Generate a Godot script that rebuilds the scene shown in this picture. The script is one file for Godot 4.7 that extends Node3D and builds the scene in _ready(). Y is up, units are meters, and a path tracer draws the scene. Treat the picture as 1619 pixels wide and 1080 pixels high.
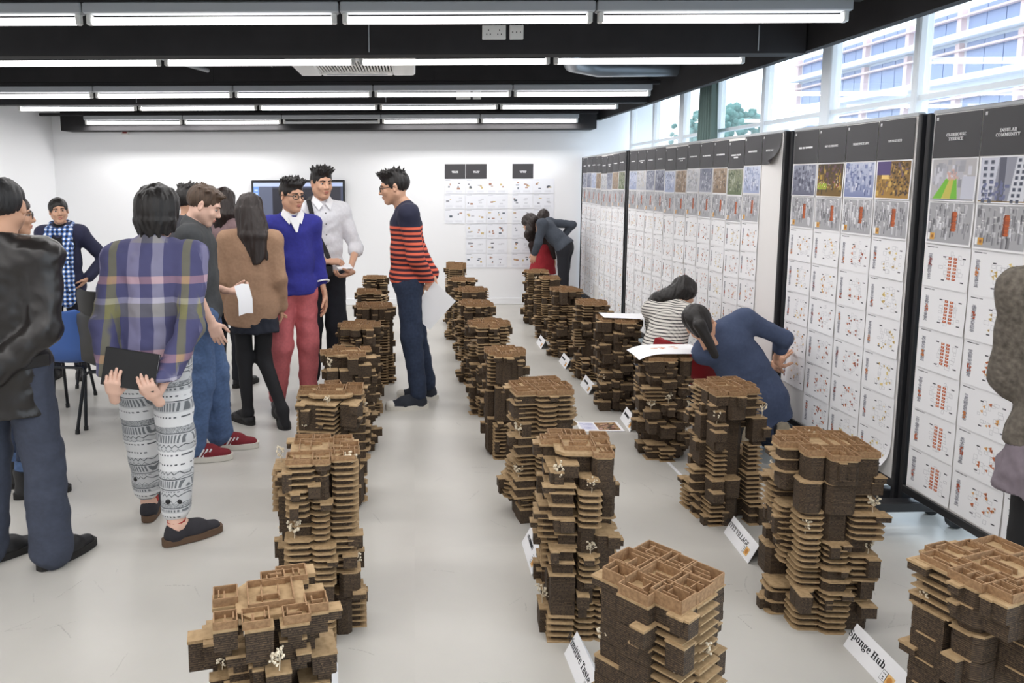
extends Node3D

# ---------------------------------------------------------------- mesh building
class MB:
	var v := PackedVector3Array()
	var n := PackedVector3Array()
	var t := PackedVector2Array()
	var ix := PackedInt32Array()

	func quad(a: Vector3, b: Vector3, c: Vector3, d: Vector3, nn: Vector3, ua := Vector2(0, 1), ub := Vector2(1, 1), uc := Vector2(1, 0), ud := Vector2(0, 0)) -> void:
		var i := v.size()
		v.append_array([a, b, c, d])
		n.append_array([nn, nn, nn, nn])
		t.append_array([ua, ub, uc, ud])
		if (b - a).cross(c - a).dot(nn) > 0.0:
			ix.append_array([i, i + 2, i + 1, i, i + 3, i + 2])
		else:
			ix.append_array([i, i + 1, i + 2, i, i + 2, i + 3])

	func box(c: Vector3, s: Vector3, b := Basis()) -> void:
		var h := s * 0.5
		for ax in 3:
			var u := (ax + 1) % 3
			var w := (ax + 2) % 3
			for sg in [-1.0, 1.0]:
				var p := Vector3.ZERO
				p[ax] = sg * h[ax]
				var du := Vector3.ZERO
				du[u] = h[u]
				var dw := Vector3.ZERO
				dw[w] = h[w]
				var nn := Vector3.ZERO
				nn[ax] = sg
				quad(c + b * (p - du - dw), c + b * (p + du - dw), c + b * (p + du + dw), c + b * (p - du + dw), b * nn)

	# box with chamfered long edges, for things that catch light
	func cbox(c: Vector3, s: Vector3, ch: float, b := Basis()) -> void:
		var h := s * 0.5
		var pts := PackedVector2Array([Vector2(-h.x + ch, -h.z), Vector2(h.x - ch, -h.z), Vector2(h.x, -h.z + ch), Vector2(h.x, h.z - ch), Vector2(h.x - ch, h.z), Vector2(-h.x + ch, h.z), Vector2(-h.x, h.z - ch), Vector2(-h.x, -h.z + ch)])
		var inn := PackedVector2Array()
		for p in pts:
			inn.append(Vector2(p.x * (1.0 - ch / h.x), p.y * (1.0 - ch / h.z)))
		var m := pts.size()
		for i in m:
			var j := (i + 1) % m
			var e := pts[j] - pts[i]
			var nn := Vector3(e.y, 0, -e.x).normalized()
			quad(c + b * Vector3(pts[i].x, -h.y + ch, pts[i].y), c + b * Vector3(pts[j].x, -h.y + ch, pts[j].y), c + b * Vector3(pts[j].x, h.y - ch, pts[j].y), c + b * Vector3(pts[i].x, h.y - ch, pts[i].y), b * nn)
			for sg in [-1.0, 1.0]:
				quad(c + b * Vector3(pts[i].x, sg * (h.y - ch), pts[i].y), c + b * Vector3(pts[j].x, sg * (h.y - ch), pts[j].y), c + b * Vector3(inn[j].x, sg * h.y, inn[j].y), c + b * Vector3(inn[i].x, sg * h.y, inn[i].y), b * (nn + Vector3(0, sg, 0)).normalized())
		for sg in [-1.0, 1.0]:
			fan(inn, sg * h.y, sg, c, b)

	func fan(poly: PackedVector2Array, y: float, sg: float, c := Vector3.ZERO, b := Basis()) -> void:
		var i := v.size()
		for p in poly:
			v.append(c + b * Vector3(p.x, y, p.y))
			n.append(b * Vector3(0, sg, 0))
			t.append(Vector2(p.x, p.y))
		for k in range(1, poly.size() - 1):
			var cr := (v[i + k] - v[i]).cross(v[i + k + 1] - v[i]).dot(b * Vector3(0, sg, 0))
			if cr > 0.0:
				ix.append_array([i, i + k + 1, i + k])
			else:
				ix.append_array([i, i + k, i + k + 1])

	# convex polygon (x, z) raised from y0 to y1
	func prism(poly: PackedVector2Array, y0: float, y1: float, top := true, bottom := true) -> void:
		var m := poly.size()
		var mid := Vector2.ZERO
		for p in poly:
			mid += p / m
		var run := 0.0
		for i in m:
			var j := (i + 1) % m
			var e := poly[j] - poly[i]
			var nn := Vector3(e.y, 0, -e.x).normalized()
			if Vector2(nn.x, nn.z).dot((poly[i] + poly[j]) * 0.5 - mid) < 0.0:
				nn = -nn
			quad(Vector3(poly[i].x, y0, poly[i].y), Vector3(poly[j].x, y0, poly[j].y), Vector3(poly[j].x, y1, poly[j].y), Vector3(poly[i].x, y1, poly[i].y), nn, Vector2(run, y0), Vector2(run + e.length(), y0), Vector2(run + e.length(), y1), Vector2(run, y1))
			run += e.length()
		if top:
			fan(poly, y1, 1.0)
		if bottom:
			fan(poly, y0, -1.0)

	# round tube through points
	func tube(pts: Array, r: float, sides := 10, r_end := -1.0, caps := true) -> void:
		var m := pts.size()
		var re := r if r_end < 0.0 else r_end
		var last := Vector3.ZERO
		var base := v.size()
		for i in m:
			var dir: Vector3 = (pts[mini(i + 1, m - 1)] - pts[maxi(i - 1, 0)]).normalized()
			var s := last
			if i == 0:
				s = dir.cross(Vector3.UP if absf(dir.y) < 0.9 else Vector3.RIGHT)
			s = (s - dir * s.dot(dir)).normalized()
			last = s
			var w := dir.cross(s)
			var rr := lerpf(r, re, float(i) / maxf(1.0, m - 1))
			for k in sides:
				var a := TAU * k / sides
				var nn := s * cos(a) + w * sin(a)
				v.append(pts[i] + nn * rr)
				n.append(nn)
				t.append(Vector2(float(k) / sides, float(i)))
		for i in m - 1:
			for k in sides:
				var a := base + i * sides + k
				var b := base + i * sides + (k + 1) % sides
				ix.append_array([a, b + sides, b, a, a + sides, b + sides])
		if caps:
			for e in 2:
				var q := 0 if e == 0 else m - 1
				var nn2: Vector3 = (pts[0] - pts[1]).normalized() if e == 0 else (pts[m - 1] - pts[m - 2]).normalized()
				var c0 := v.size()
				for k in sides:
					v.append(v[base + q * sides + k])
					n.append(nn2)
					t.append(Vector2.ZERO)
				for k in range(1, sides - 1):
					if e == 0:
						ix.append_array([c0, c0 + k, c0 + k + 1])
					else:
						ix.append_array([c0, c0 + k + 1, c0 + k])

	# grid surface f(u,v) given as rows of points; two sided sheets share it
	func grid(rows: Array, uv0 := Vector2(0, 0), uv1 := Vector2(1, 1)) -> void:
		var nr := rows.size()
		var nc: int = rows[0].size()
		var base := v.size()
		for r in nr:
			for c in nc:
				var du: Vector3 = rows[r][mini(c + 1, nc - 1)] - rows[r][maxi(c - 1, 0)]
				var dv: Vector3 = rows[mini(r + 1, nr - 1)][c] - rows[maxi(r - 1, 0)][c]
				v.append(rows[r][c])
				n.append(dv.cross(du).normalized())
				t.append(Vector2(lerpf(uv0.x, uv1.x, float(c) / (nc - 1)), lerpf(uv0.y, uv1.y, float(r) / (nr - 1))))
		for r in nr - 1:
			for c in nc - 1:
				var a := base + r * nc + c
				ix.append_array([a, a + 1, a + nc + 1, a, a + nc + 1, a + nc])

	func ball(c: Vector3, rad: Vector3, seg := 10, rings := 6, b := Basis()) -> void:
		var base := v.size()
		for i in rings + 1:
			var ph := PI * i / rings
			for k in seg:
				var a := TAU * k / seg
				var d := Vector3(sin(ph) * cos(a), cos(ph), sin(ph) * sin(a))
				v.append(c + b * (d * rad))
				n.append((b * (d / rad)).normalized())
				t.append(Vector2(float(k) / seg, float(i) / rings))
		for i in rings:
			for k in seg:
				var a2 := base + i * seg + k
				var b2 := base + i * seg + (k + 1) % seg
				ix.append_array([a2, b2 + seg, b2, a2, a2 + seg, b2 + seg])

	# smooth normals from the faces as they lie
	func renormal() -> void:
		var nn := PackedVector3Array()
		nn.resize(v.size())
		for k in range(0, ix.size(), 3):
			var a := ix[k]
			var b := ix[k + 1]
			var c := ix[k + 2]
			var fn := (v[c] - v[a]).cross(v[b] - v[a])
			nn[a] += fn
			nn[b] += fn
			nn[c] += fn
		for k in nn.size():
			if nn[k].length_squared() > 1e-18:
				n[k] = nn[k].normalized()

	func into(m: ArrayMesh, mat: Material) -> ArrayMesh:
		if v.is_empty():
			return m
		var arr := []
		arr.resize(Mesh.ARRAY_MAX)
		arr[Mesh.ARRAY_VERTEX] = v
		arr[Mesh.ARRAY_NORMAL] = n
		arr[Mesh.ARRAY_TEX_UV] = t
		arr[Mesh.ARRAY_INDEX] = ix
		m.add_surface_from_arrays(Mesh.PRIMITIVE_TRIANGLES, arr)
		m.surface_set_material(m.get_surface_count() - 1, mat)
		return m

	func mesh(mat: Material) -> ArrayMesh:
		return into(ArrayMesh.new(), mat)

# ---------------------------------------------------------------- scalar field, meshed as surface nets
class Fld:
	var o: Vector3
	var n: Vector3i
	var c: float
	var d := PackedFloat32Array()

	func _init(lo: Vector3, hi: Vector3, cell: float) -> void:
		o = lo
		c = cell
		n = Vector3i(int(ceil((hi.x - lo.x) / cell)) + 1, int(ceil((hi.y - lo.y) / cell)) + 1, int(ceil((hi.z - lo.z) / cell)) + 1)
		d.resize(n.x * n.y * n.z)
		d.fill(1.0)

	func _range(lo: Vector3, hi: Vector3) -> Array:
		var a := Vector3i(((lo - o) / c).floor()).clamp(Vector3i.ZERO, n - Vector3i.ONE)
		var b := Vector3i(((hi - o) / c).ceil()).clamp(Vector3i.ZERO, n - Vector3i.ONE)
		return [a, b]

	# tapered capsule; side/q squeezes (q > 1) or widens (q < 1) across one axis
	func cap(a: Vector3, b: Vector3, ra: float, rb: float, k := 0.03, side := Vector3.ZERO, q := 1.0) -> void:
		var m := (maxf(ra, rb) / minf(q, 1.0)) + k + c * 3.0
		var rg := _range(a.min(b) - Vector3.ONE * m, a.max(b) + Vector3.ONE * m)
		var i0: Vector3i = rg[0]
		var i1: Vector3i = rg[1]
		var ab := b - a
		var sq := q - 1.0
		ab += side * (ab.dot(side) * sq)
		var inv := 1.0 / maxf(ab.length_squared(), 1e-9)
		var dr := rb - ra
		for z in range(i0.z, i1.z + 1):
			for y in range(i0.y, i1.y + 1):
				var row := (z * n.y + y) * n.x
				var p := o + Vector3(i0.x, y, z) * c - a
				for x in range(i0.x, i1.x + 1):
					var w := p + side * (p.dot(side) * sq)
					p.x += c
					var t := clampf(w.dot(ab) * inv, 0.0, 1.0)
					var e := (w - ab * t).length() - ra - dr * t
					var f := d[row + x]
					var h := k - absf(f - e)
					if h > 0.0:
						d[row + x] = minf(f, e) - h * h * 0.25 / k
					elif e < f:
						d[row + x] = e

	func blob(ce: Vector3, r: Vector3, k := 0.02, b := Basis(), carve := false) -> void:
		var m := maxf(r.x, maxf(r.y, r.z)) + k + c * 3.0
		var rg := _range(ce - Vector3.ONE * m, ce + Vector3.ONE * m)
		var i0: Vector3i = rg[0]
		var i1: Vector3i = rg[1]
		var bi := b.transposed()
		var r2 := r * r
		for z in range(i0.z, i1.z + 1):
			for y in range(i0.y, i1.y + 1):
				var row := (z * n.y + y) * n.x
				for x in range(i0.x, i1.x + 1):
					var p := bi * (o + Vector3(x, y, z) * c - ce)
					var k0 := (p / r).length()
					var k1 := maxf((p / r2).length(), 1e-6)
					var e := k0 * (k0 - 1.0) / k1
					var f := d[row + x]
					if carve:
						e = -e
						var h := k - absf(f - e)
						d[row + x] = maxf(f, e) + (h * h * 0.25 / k if h > 0.0 else 0.0)
					else:
						var h2 := k - absf(f - e)
						if h2 > 0.0:
							d[row + x] = minf(f, e) - h2 * h2 * 0.25 / k
						elif e < f:
							d[row + x] = e

	# keep what lies behind the plane (normal nn points to what is cut away)
	func cut(nn: Vector3, p: Vector3) -> void:
		for z in n.z:
			for y in n.y:
				var row := (z * n.y + y) * n.x
				var e := (o + Vector3(0, y, z) * c - p).dot(nn)
				var st := c * nn.x
				for x in n.x:
					if e > d[row + x]:
						d[row + x] = e
					e += st

	func add_to(mb: MB, noise: FastNoiseLite = null, amp := 0.0, stretch := Vector3.ONE) -> void:
		var idx := PackedInt32Array()
		idx.resize(d.size())
		idx.fill(-1)
		var act := PackedInt32Array()
		var nx := n.x
		var nxy := n.x * n.y
		var lim := c * 2.5
		var offs := [0, 1, nx, nx + 1, nxy, nxy + 1, nxy + nx, nxy + nx + 1]
		var cor := [Vector3(0, 0, 0), Vector3(1, 0, 0), Vector3(0, 1, 0), Vector3(1, 1, 0), Vector3(0, 0, 1), Vector3(1, 0, 1), Vector3(0, 1, 1), Vector3(1, 1, 1)]
		var eds := [[0, 1], [2, 3], [4, 5], [6, 7], [0, 2], [1, 3], [4, 6], [5, 7], [0, 4], [1, 5], [2, 6], [3, 7]]
		for z in n.z - 1:
			for y in n.y - 1:
				var row := z * nxy + y * nx
				for x in nx - 1:
					var i := row + x
					var f0 := d[i]
					if f0 > lim or f0 < -lim:
						continue
					var f := [f0, d[i + 1], d[i + nx], d[i + nx + 1], d[i + nxy], d[i + nxy + 1], d[i + nxy + nx], d[i + nxy + nx + 1]]
					var s := 0
					for q in 8:
						if f[q] < 0.0:
							s += 1
					if s == 0 or s == 8:
						continue
					var p := Vector3.ZERO
					var cnt := 0
					for e in eds:
						var fa: float = f[e[0]]
						var fb: float = f[e[1]]
						if (fa < 0.0) != (fb < 0.0):
							p += (cor[e[0]] as Vector3).lerp(cor[e[1]], fa / (fa - fb))
							cnt += 1
					p = o + (Vector3(x, y, z) + p / cnt) * c
					var g := Vector3(f[1] + f[3] + f[5] + f[7] - f[0] - f[2] - f[4] - f[6], f[2] + f[3] + f[6] + f[7] - f[0] - f[1] - f[4] - f[5], f[4] + f[5] + f[6] + f[7] - f[0] - f[1] - f[2] - f[3]).normalized()
					if noise:
						p += g * (noise.get_noise_3dv(p * stretch) * amp)
					idx[i] = mb.v.size()
					act.append(i)
					mb.v.append(p)
					mb.n.append(g)
					mb.t.append(Vector2(p.x + p.z * 0.7, -p.y))
		for i in act:
			var in0 := d[i] < 0.0
			var x := i % nx
			var y := (i / nx) % n.y
			var z := i / nxy
			for ax in 3:
				var step: int = [1, nx, nxy][ax]
				if (d[i + step] < 0.0) == in0:
					continue
				var u: int = [nx, nxy, 1][ax]
				var w: int = [nxy, 1, nx][ax]
				if [y, z, x][ax] == 0 or [z, x, y][ax] == 0:
					continue
				var a := idx[i]
				var b := idx[i - u]
				var e := idx[i - u - w]
				var f2 := idx[i - w]
				if a < 0 or b < 0 or e < 0 or f2 < 0:
					continue
				if in0:
					mb.ix.append_array([a, f2, e, a, e, b])
				else:
					mb.ix.append_array([a, b, e, a, e, f2])

# ---------------------------------------------------------------- scene helpers
var used := {}

func numbered(called: String) -> String:
	var k: int = used.get(called, -1) + 1
	used[called] = k
	return called if k == 0 else "%s_%03d" % [called, k]

func tag(o: Node3D, label: String, category: String, group := "") -> Node3D:
	o.set_meta("label", label)
	o.set_meta("category", category)
	if group != "":
		o.set_meta("group", group)
	return o

func thing(called: String, label: String, category: String, at := Vector3.ZERO, turn := 0.0, group := "") -> Node3D:
	var o := Node3D.new()
	o.name = numbered(called)
	add_child(o)
	o.position = at
	o.rotation.y = turn
	tag(o, label, category, group)
	return o

func part(called: String, m: Mesh, parent: Node, mat: Material = null) -> MeshInstance3D:
	var o := MeshInstance3D.new()
	o.name = called
	o.mesh = m
	if mat:
		o.material_override = mat
	o.cast_shadow = GeometryInstance3D.SHADOW_CASTING_SETTING_ON
	parent.add_child(o, true)
	return o

func top_mesh(called: String, m: Mesh, at := Vector3.ZERO) -> MeshInstance3D:
	var o := MeshInstance3D.new()
	o.name = numbered(called)
	o.mesh = m
	o.position = at
	add_child(o)
	return o

func struct(called: String, m: Mesh, at := Vector3.ZERO) -> MeshInstance3D:
	var o := MeshInstance3D.new()
	o.name = called
	o.mesh = m
	o.position = at
	o.set_meta("kind", "structure")
	add_child(o, true)
	return o

func hexc(r: int, g: int, b: int) -> Color:
	return Color(r / 255.0, g / 255.0, b / 255.0)

func mat(c: Color, rough := 0.7, metal := 0.0, spec := 0.5) -> StandardMaterial3D:
	var m := StandardMaterial3D.new()
	m.albedo_color = c
	m.roughness = rough
	m.metallic = metal
	m.metallic_specular = spec
	return m

func glow(c: Color, e: float) -> StandardMaterial3D:
	var m := mat(c, 0.6)
	m.emission_enabled = true
	m.emission = c
	m.emission_energy_multiplier = e
	return m

func noise_tex(freq: float, ramp: Array, seed_ := 1, size := 256, oct := 4, normal := false, kind := FastNoiseLite.TYPE_SIMPLEX_SMOOTH) -> NoiseTexture2D:
	var nz := FastNoiseLite.new()
	nz.seed = seed_
	nz.noise_type = kind
	nz.frequency = freq
	nz.fractal_octaves = oct
	var tx := NoiseTexture2D.new()
	tx.width = size
	tx.height = size
	tx.seamless = true
	tx.noise = nz
	if normal:
		tx.as_normal_map = true
		tx.bump_strength = 4.0
	else:
		var g := Gradient.new()
		var offs := PackedFloat32Array()
		var cols := PackedColorArray()
		for e in ramp:
			offs.append(e[0])
			cols.append(e[1])
		g.offsets = offs
		g.colors = cols
		tx.color_ramp = g
	return tx

func tri(m: StandardMaterial3D, scale: float, world := false, sharp := 4.0) -> StandardMaterial3D:
	m.uv1_triplanar = true
	m.uv1_world_triplanar = world
	m.uv1_scale = Vector3.ONE * scale
	m.uv1_triplanar_sharpness = sharp
	return m

func img_mat(im: Image, rough := 0.7) -> StandardMaterial3D:
	var m := StandardMaterial3D.new()
	m.albedo_texture = ImageTexture.create_from_image(im)
	m.roughness = rough
	return m

func ordinal(k: int) -> String:
	return ["first", "second", "third", "fourth", "fifth", "sixth", "seventh", "eighth", "ninth", "tenth", "eleventh", "twelfth", "thirteenth"][k]

var M := {}

# ---------------------------------------------------------------- camera, light, room
func setup_camera() -> void:
	var cam := Camera3D.new()
	cam.name = "view_camera"
	cam.near = 0.1
	cam.far = 400.0
	cam.projection = Camera3D.PROJECTION_FRUSTUM
	cam.size = 0.1 * 1080.0 / 1200.0
	cam.frustum_offset = Vector2(0.1 * 155.5 / 1200.0, -0.1 * 105.0 / 1200.0)
	cam.position = Vector3(0, 1.68, 0)
	cam.rotation = Vector3(-atan(0.124), 0, -0.004)
	add_child(cam)
	cam.current = true

func setup_light() -> void:
	var we := WorldEnvironment.new()
	we.name = "environment"
	var e := Environment.new()
	e.tonemap_mode = Environment.TONE_MAPPER_LINEAR
	e.tonemap_exposure = EXPOSURE
	e.background_mode = Environment.BG_SKY
	var s := Sky.new()
	var ps := ProceduralSkyMaterial.new()
	ps.sky_top_color = Color(0.86, 0.93, 1.0)
	ps.sky_horizon_color = Color(0.93, 0.97, 1.0)
	ps.ground_horizon_color = Color(0.85, 0.87, 0.88)
	ps.ground_bottom_color = Color(0.6, 0.62, 0.62)
	ps.sky_energy_multiplier = SKY
	ps.ground_energy_multiplier = SKY * 0.6
	s.sky_material = ps
	e.sky = s
	e.sdfgi_enabled = true
	e.ssao_enabled = true
	e.ssil_enabled = true
	we.environment = e
	add_child(we)

const EXPOSURE := 0.98
const SKY := 1.8
const TUBE_LIGHT := 1.0

func setup_materials() -> void:
	M.wall = mat(hexc(238, 239, 241), 0.85)
	M.black = mat(hexc(40, 39, 41), 0.85)
	M.black.albedo_texture = noise_tex(0.02, [[0.0, Color(0.82, 0.82, 0.82)], [1.0, Color(1, 1, 1)]], 5)
	tri(M.black, 0.6, true)
	M.ceiling = mat(hexc(30, 29, 31), 0.9)
	M.white_paint = mat(hexc(228, 230, 232), 0.5)
	M.grey_metal = mat(hexc(176, 180, 184), 0.45)
	M.plastic_white = mat(hexc(228, 228, 224), 0.4)
	M.black_plastic = mat(hexc(24, 24, 26), 0.4)
	M.chrome = mat(hexc(190, 190, 190), 0.25, 0.9)
	M.dark_metal = mat(hexc(38, 40, 44), 0.4, 0.5)
	# painted floor: faint clouding and heel scuffs
	var fi := Image.create(1024, 1024, false, Image.FORMAT_RGB8)
	var fz := FastNoiseLite.new()
	fz.seed = 11
	fz.frequency = 0.006
	fz.fractal_octaves = 5
	for y in 1024:
		for x in 1024:
			var w := 0.97 + 0.03 * fz.get_noise_2d(x, y)
			fi.set_pixel(x, y, Color(w, w * 0.995, w * 0.985))
	var fr := RandomNumberGenerator.new()
	fr.seed = 19
	for k in 110:
		var px := fr.randf_range(40, 980)
		var py := fr.randf_range(40, 980)
		var a := fr.randf() * TAU
		var l := fr.randi_range(8, 46)
		var tone := fr.randf_range(0.8, 0.93)
		for q in l:
			px += cos(a)
			py += sin(a)
			a += fr.randf_range(-0.08, 0.08)
			if fr.randf() < 0.7:
				var ix := clampi(int(px), 0, 1023)
				var iy := clampi(int(py), 0, 1023)
				fi.set_pixel(ix, iy, fi.get_pixel(ix, iy) * tone)
	M.floor = mat(hexc(196, 194, 189), 0.34)
	M.floor.albedo_texture = ImageTexture.create_from_image(fi)
	M.floor.roughness_texture = noise_tex(0.015, [[0.0, Color(0.9, 0.9, 0.9)], [1.0, Color(1, 1, 1)]], 12, 256, 4)
	tri(M.floor, 0.3, true)
	M.glass = mat(Color(0.9, 0.96, 0.98, 0.08), 0.02)
	M.glass.transparency = BaseMaterial3D.TRANSPARENCY_ALPHA
	M.tube = glow(Color(1.0, 0.99, 0.985), 4.0)
	M.tube_off = mat(hexc(205, 208, 210), 0.3)
	M.paper = mat(hexc(236, 236, 238), 0.75)

func box_mesh(c: Vector3, s: Vector3, m: Material) -> ArrayMesh:
	var b := MB.new()
	b.box(c, s)
	return b.mesh(m)

func build_room() -> void:
	struct("floor", box_mesh(Vector3(-0.9, -0.1, -2.9), Vector3(8.2, 0.2, 15.0), M.floor))
	struct("wall_back", box_mesh(Vector3(-0.9, 1.5, -10.36), Vector3(8.2, 3.3, 0.2), M.wall))
	struct("wall_left", box_mesh(Vector3(-4.9, 1.5, -2.9), Vector3(0.2, 3.3, 15.0), M.wall))
	struct("wall_front", box_mesh(Vector3(-0.9, 1.5, 4.6), Vector3(8.2, 3.3, 0.2), M.wall))
	struct("ceiling", box_mesh(Vector3(-0.9, 3.1, -2.9), Vector3(8.2, 0.2, 15.0), M.ceiling))
	var bb := MB.new()
	bb.cbox(Vector3(-1.15, 0.045, -10.252), Vector3(7.28, 0.09, 0.014), 0.004)
	struct("baseboard_back", bb.mesh(M.wall))
	# downstand beams
	struct("trim_1", box_mesh(Vector3(-1.2, 2.73, -4.89), Vector3(7.25, 0.55, 0.14), M.black))
	struct("trim_2", box_mesh(Vector3(-1.2, 2.742, -8.06), Vector3(7.25, 0.53, 0.14), M.black))
	struct("trim_5", box_mesh(Vector3(-1.2, 2.72, -1.7), Vector3(7.25, 0.57, 0.26), M.black))
	struct("trim_3", box_mesh(Vector3(-1.085, 2.67, -10.09), Vector3(6.89, 0.66, 0.34), M.black))
	# beam over the windows
	struct("trim_4", box_mesh(Vector3(2.47, 2.735, -2.9), Vector3(0.06, 0.53, 15.0), M.black))
	# window wall: glazing bars, transom and panes
	var k := 0
	var z := 4.074
	var zs := []
	while z > -10.3:
		zs.append(z)
		z -= 0.937
	for i in zs.size():
		var wide: bool = i % 3 == 1
		var w := 0.12 if wide else 0.05
		var mb := MB.new()
		mb.cbox(Vector3(2.85, 1.5, zs[i]), Vector3(0.08, 3.0, w), 0.008)
		if i + 1 < zs.size():
			mb.box(Vector3(2.85, 2.13, (zs[i] + zs[i + 1]) * 0.5), Vector3(0.04, 0.03, 0.92))
			mb.box(Vector3(2.85, 0.09, (zs[i] + zs[i + 1]) * 0.5), Vector3(0.08, 0.18, 0.94))
		var fr := struct("window_%d" % (i + 1), mb.mesh(M.white_paint))
		if i + 1 < zs.size():
			var g := MB.new()
			g.box(Vector3(2.85, 1.58, (zs[i] + zs[i + 1]) * 0.5), Vector3(0.008, 2.8, 0.88))
			part("pane", g.mesh(M.glass), fr)
		k += 1
	# line of white tape on the floor
	var tp := MB.new()
	tp.box(Vector3(1.53, 0.001, -4.05), Vector3(0.018, 0.002, 0.75), Basis(Vector3.UP, 0.03))
	tag(top_mesh("floor_tape", tp.mesh(M.paper)), "thin strip of pale tape stuck on the grey floor between two towers", "tape")

func build_lights() -> void:
	var rows := [[-2.4, 2.512], [-1.15, 2.487], [0.85, 2.512], [2.05, 2.487], [4.09, 2.512], [5.33, 2.487], [7.4, 2.496], [8.55, 2.483], [9.85, 2.43]]
	var rname := ["rearmost", "second rearmost", "third rearmost", "fourth rearmost", "nearest", "second", "third", "fourth", "farthest"]
	var xs := [2.28, 0.95, -0.38, -1.71, -3.04, -4.37]
	for r in rows.size():
		var Z: float = rows[r][0]
		var H: float = rows[r][1]
		var ch := MB.new()
		ch.cbox(Vector3(-1.2, H + 0.108, -Z), Vector3(7.1, 0.035, 0.07), 0.004)
		for hx in [-4.0, -1.9, 0.2, 2.0]:
			ch.tube([Vector3(hx, H + 0.12, -Z), Vector3(hx, 3.0, -Z)], 0.004, 6)
		tag(top_mesh("light_trunking", ch.mesh(M.black)), "black suspended rail carrying the %s row of tube lights" % rname[r], "light rail", "light rails")
		for s in 5:
			var xc: float = xs[s] - 0.665 if r < 8 else 2.116 - 1.262 * (s + 0.5)
			var lit := not (r == 8 and s == 2)
			var lab := "white batten light with glowing tube, %s from the windows in the %s row" % [ordinal(s), rname[r]]
			if not lit:
				lab = "unlit batten light with a dark tube in the farthest row by the wall"
			var t := thing("tube_light", lab, "ceiling light", Vector3(xc, H, -Z), 0.0, "tube lights in the %s row" % rname[r])
			if r == 8:
				t.scale.x = 0.948
			var b := MB.new()
			b.cbox(Vector3(0, 0.062, 0), Vector3(1.322, 0.056, 0.075), 0.006)
			part("batten", b.mesh(M.grey_metal), t)
			for sg in [-1.0, 1.0]:
				var hd := MB.new()
				hd.cbox(Vector3(sg * 0.636, 0.008, 0), Vector3(0.028, 0.055, 0.04), 0.005)
				part("lamp_holder", hd.mesh(M.plastic_white), t)
			var tb := MB.new()
			tb.tube([Vector3(-0.622, 0, 0), Vector3(0.622, 0, 0)], 0.02, 12)
			part("tube", tb.mesh(M.tube if lit else M.tube_off), t)
			if lit:
				var al := AreaLight3D.new()
				al.name = "tube_glow"
				al.area_size = Vector2(1.22, 0.05)
				al.light_energy = TUBE_LIGHT
				al.light_color = Color(1.0, 0.99, 0.985)
				al.area_range = 20.0
				al.shadow_enabled = true
				al.position = Vector3(0, -0.02, 0)
				al.rotation.x = -PI / 2
				t.add_child(al)
	# conduits down the beam faces
	for c in [[-0.27, 4.815, 2.47, 2.66], [2.13, 4.815, 2.47, 2.62], [-2.85, 7.985, 2.49, 2.56], [-0.28, 7.985, 2.49, 2.56]]:
		var mb := MB.new()
		mb.tube([Vector3(c[0], c[2], -c[1]), Vector3(c[0], c[3], -c[1])], 0.0035, 6)
		tag(top_mesh("beam_cable", mb.mesh(M.grey_metal)), "thin pale cable on the %s black beam, %s" % ["nearer" if c[1] < 5.0 else "farther", "towards the windows" if c[0] > 1.0 else ("over the middle of the room" if c[0] > -1.0 else "on the door side")], "cable", "cables on the beams")
	# sockets on the beams
	for q in [[0.5, 2.585, 4.82, 2, "nearer"], [0.638, 2.585, 4.82, 1, "nearer"], [0.52, 2.555, 7.99, 2, "farther"], [0.66, 2.555, 7.99, 1, "farther"]]:
		var w := 0.146 if q[3] == 2 else 0.086
		var t := thing("wall_socket", "%s white socket plate on the %s black ceiling beam" % ["double" if q[3] == 2 else "single", q[4]], "socket", Vector3(q[0], q[1], -q[2]), 0.0, "socket plates on the beams")
		var b := MB.new()
		b.cbox(Vector3(0, 0, 0.004), Vector3(w, 0.086, 0.012), 0.003)
		part("plate", b.mesh(M.plastic_white), t)
		var hs := MB.new()
		for sx in ([-0.034, 0.034] if q[3] == 2 else [0.0]):
			for h in ([[0.0, 0.012], [-0.011, -0.012], [0.011, -0.012]] if q[3] == 2 else [[-0.024, 0.0], [0.0, 0.0], [0.024, 0.0]]):
				hs.box(Vector3(sx + h[0], h[1], 0.0102), Vector3(0.006, 0.008, 0.001))
		var ph := part("socket_holes", hs.mesh(M.black_plastic), t)
		ph.set_meta("kind", "stuff")
	# fire alarm box above the back wall
	var fa := thing("alarm_box", "small white alarm box with red face under the far beam", "alarm", Vector3(-3.82, 2.35, -10.25))
	var f1 := MB.new()
	f1.cbox(Vector3(0, 0, 0.02), Vector3(0.095, 0.09, 0.04), 0.006)
	part("case", f1.mesh(M.plastic_white), fa)
	var f2 := MB.new()
	f2.cbox(Vector3(0, 0.0, 0.042), Vector3(0.06, 0.06, 0.006), 0.002)
	part("face", f2.mesh(mat(hexc(140, 40, 40), 0.5)), fa)
	# ceiling cassette air conditioner
	var ac := thing("ceiling_air_conditioner", "white square cassette air conditioner with slatted grille in black ceiling", "air conditioner", Vector3(-0.46, 2.56, -6.06))
	var a1 := MB.new()
	for sg in [-1.0, 1.0]:
		a1.cbox(Vector3(sg * 0.385, 0.02, 0), Vector3(0.19, 0.045, 0.95), 0.015)
		a1.cbox(Vector3(0, 0.02, sg * 0.385), Vector3(0.6, 0.045, 0.18), 0.012)
	part("panel", a1.mesh(M.plastic_white), ac)
	part("housing", box_mesh(Vector3(0, 0.17, 0), Vector3(0.84, 0.26, 0.84), M.dark_metal), ac)
	var slm := box_mesh(Vector3.ZERO, Vector3(0.012, 0.012, 0.58), M.plastic_white)
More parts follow.
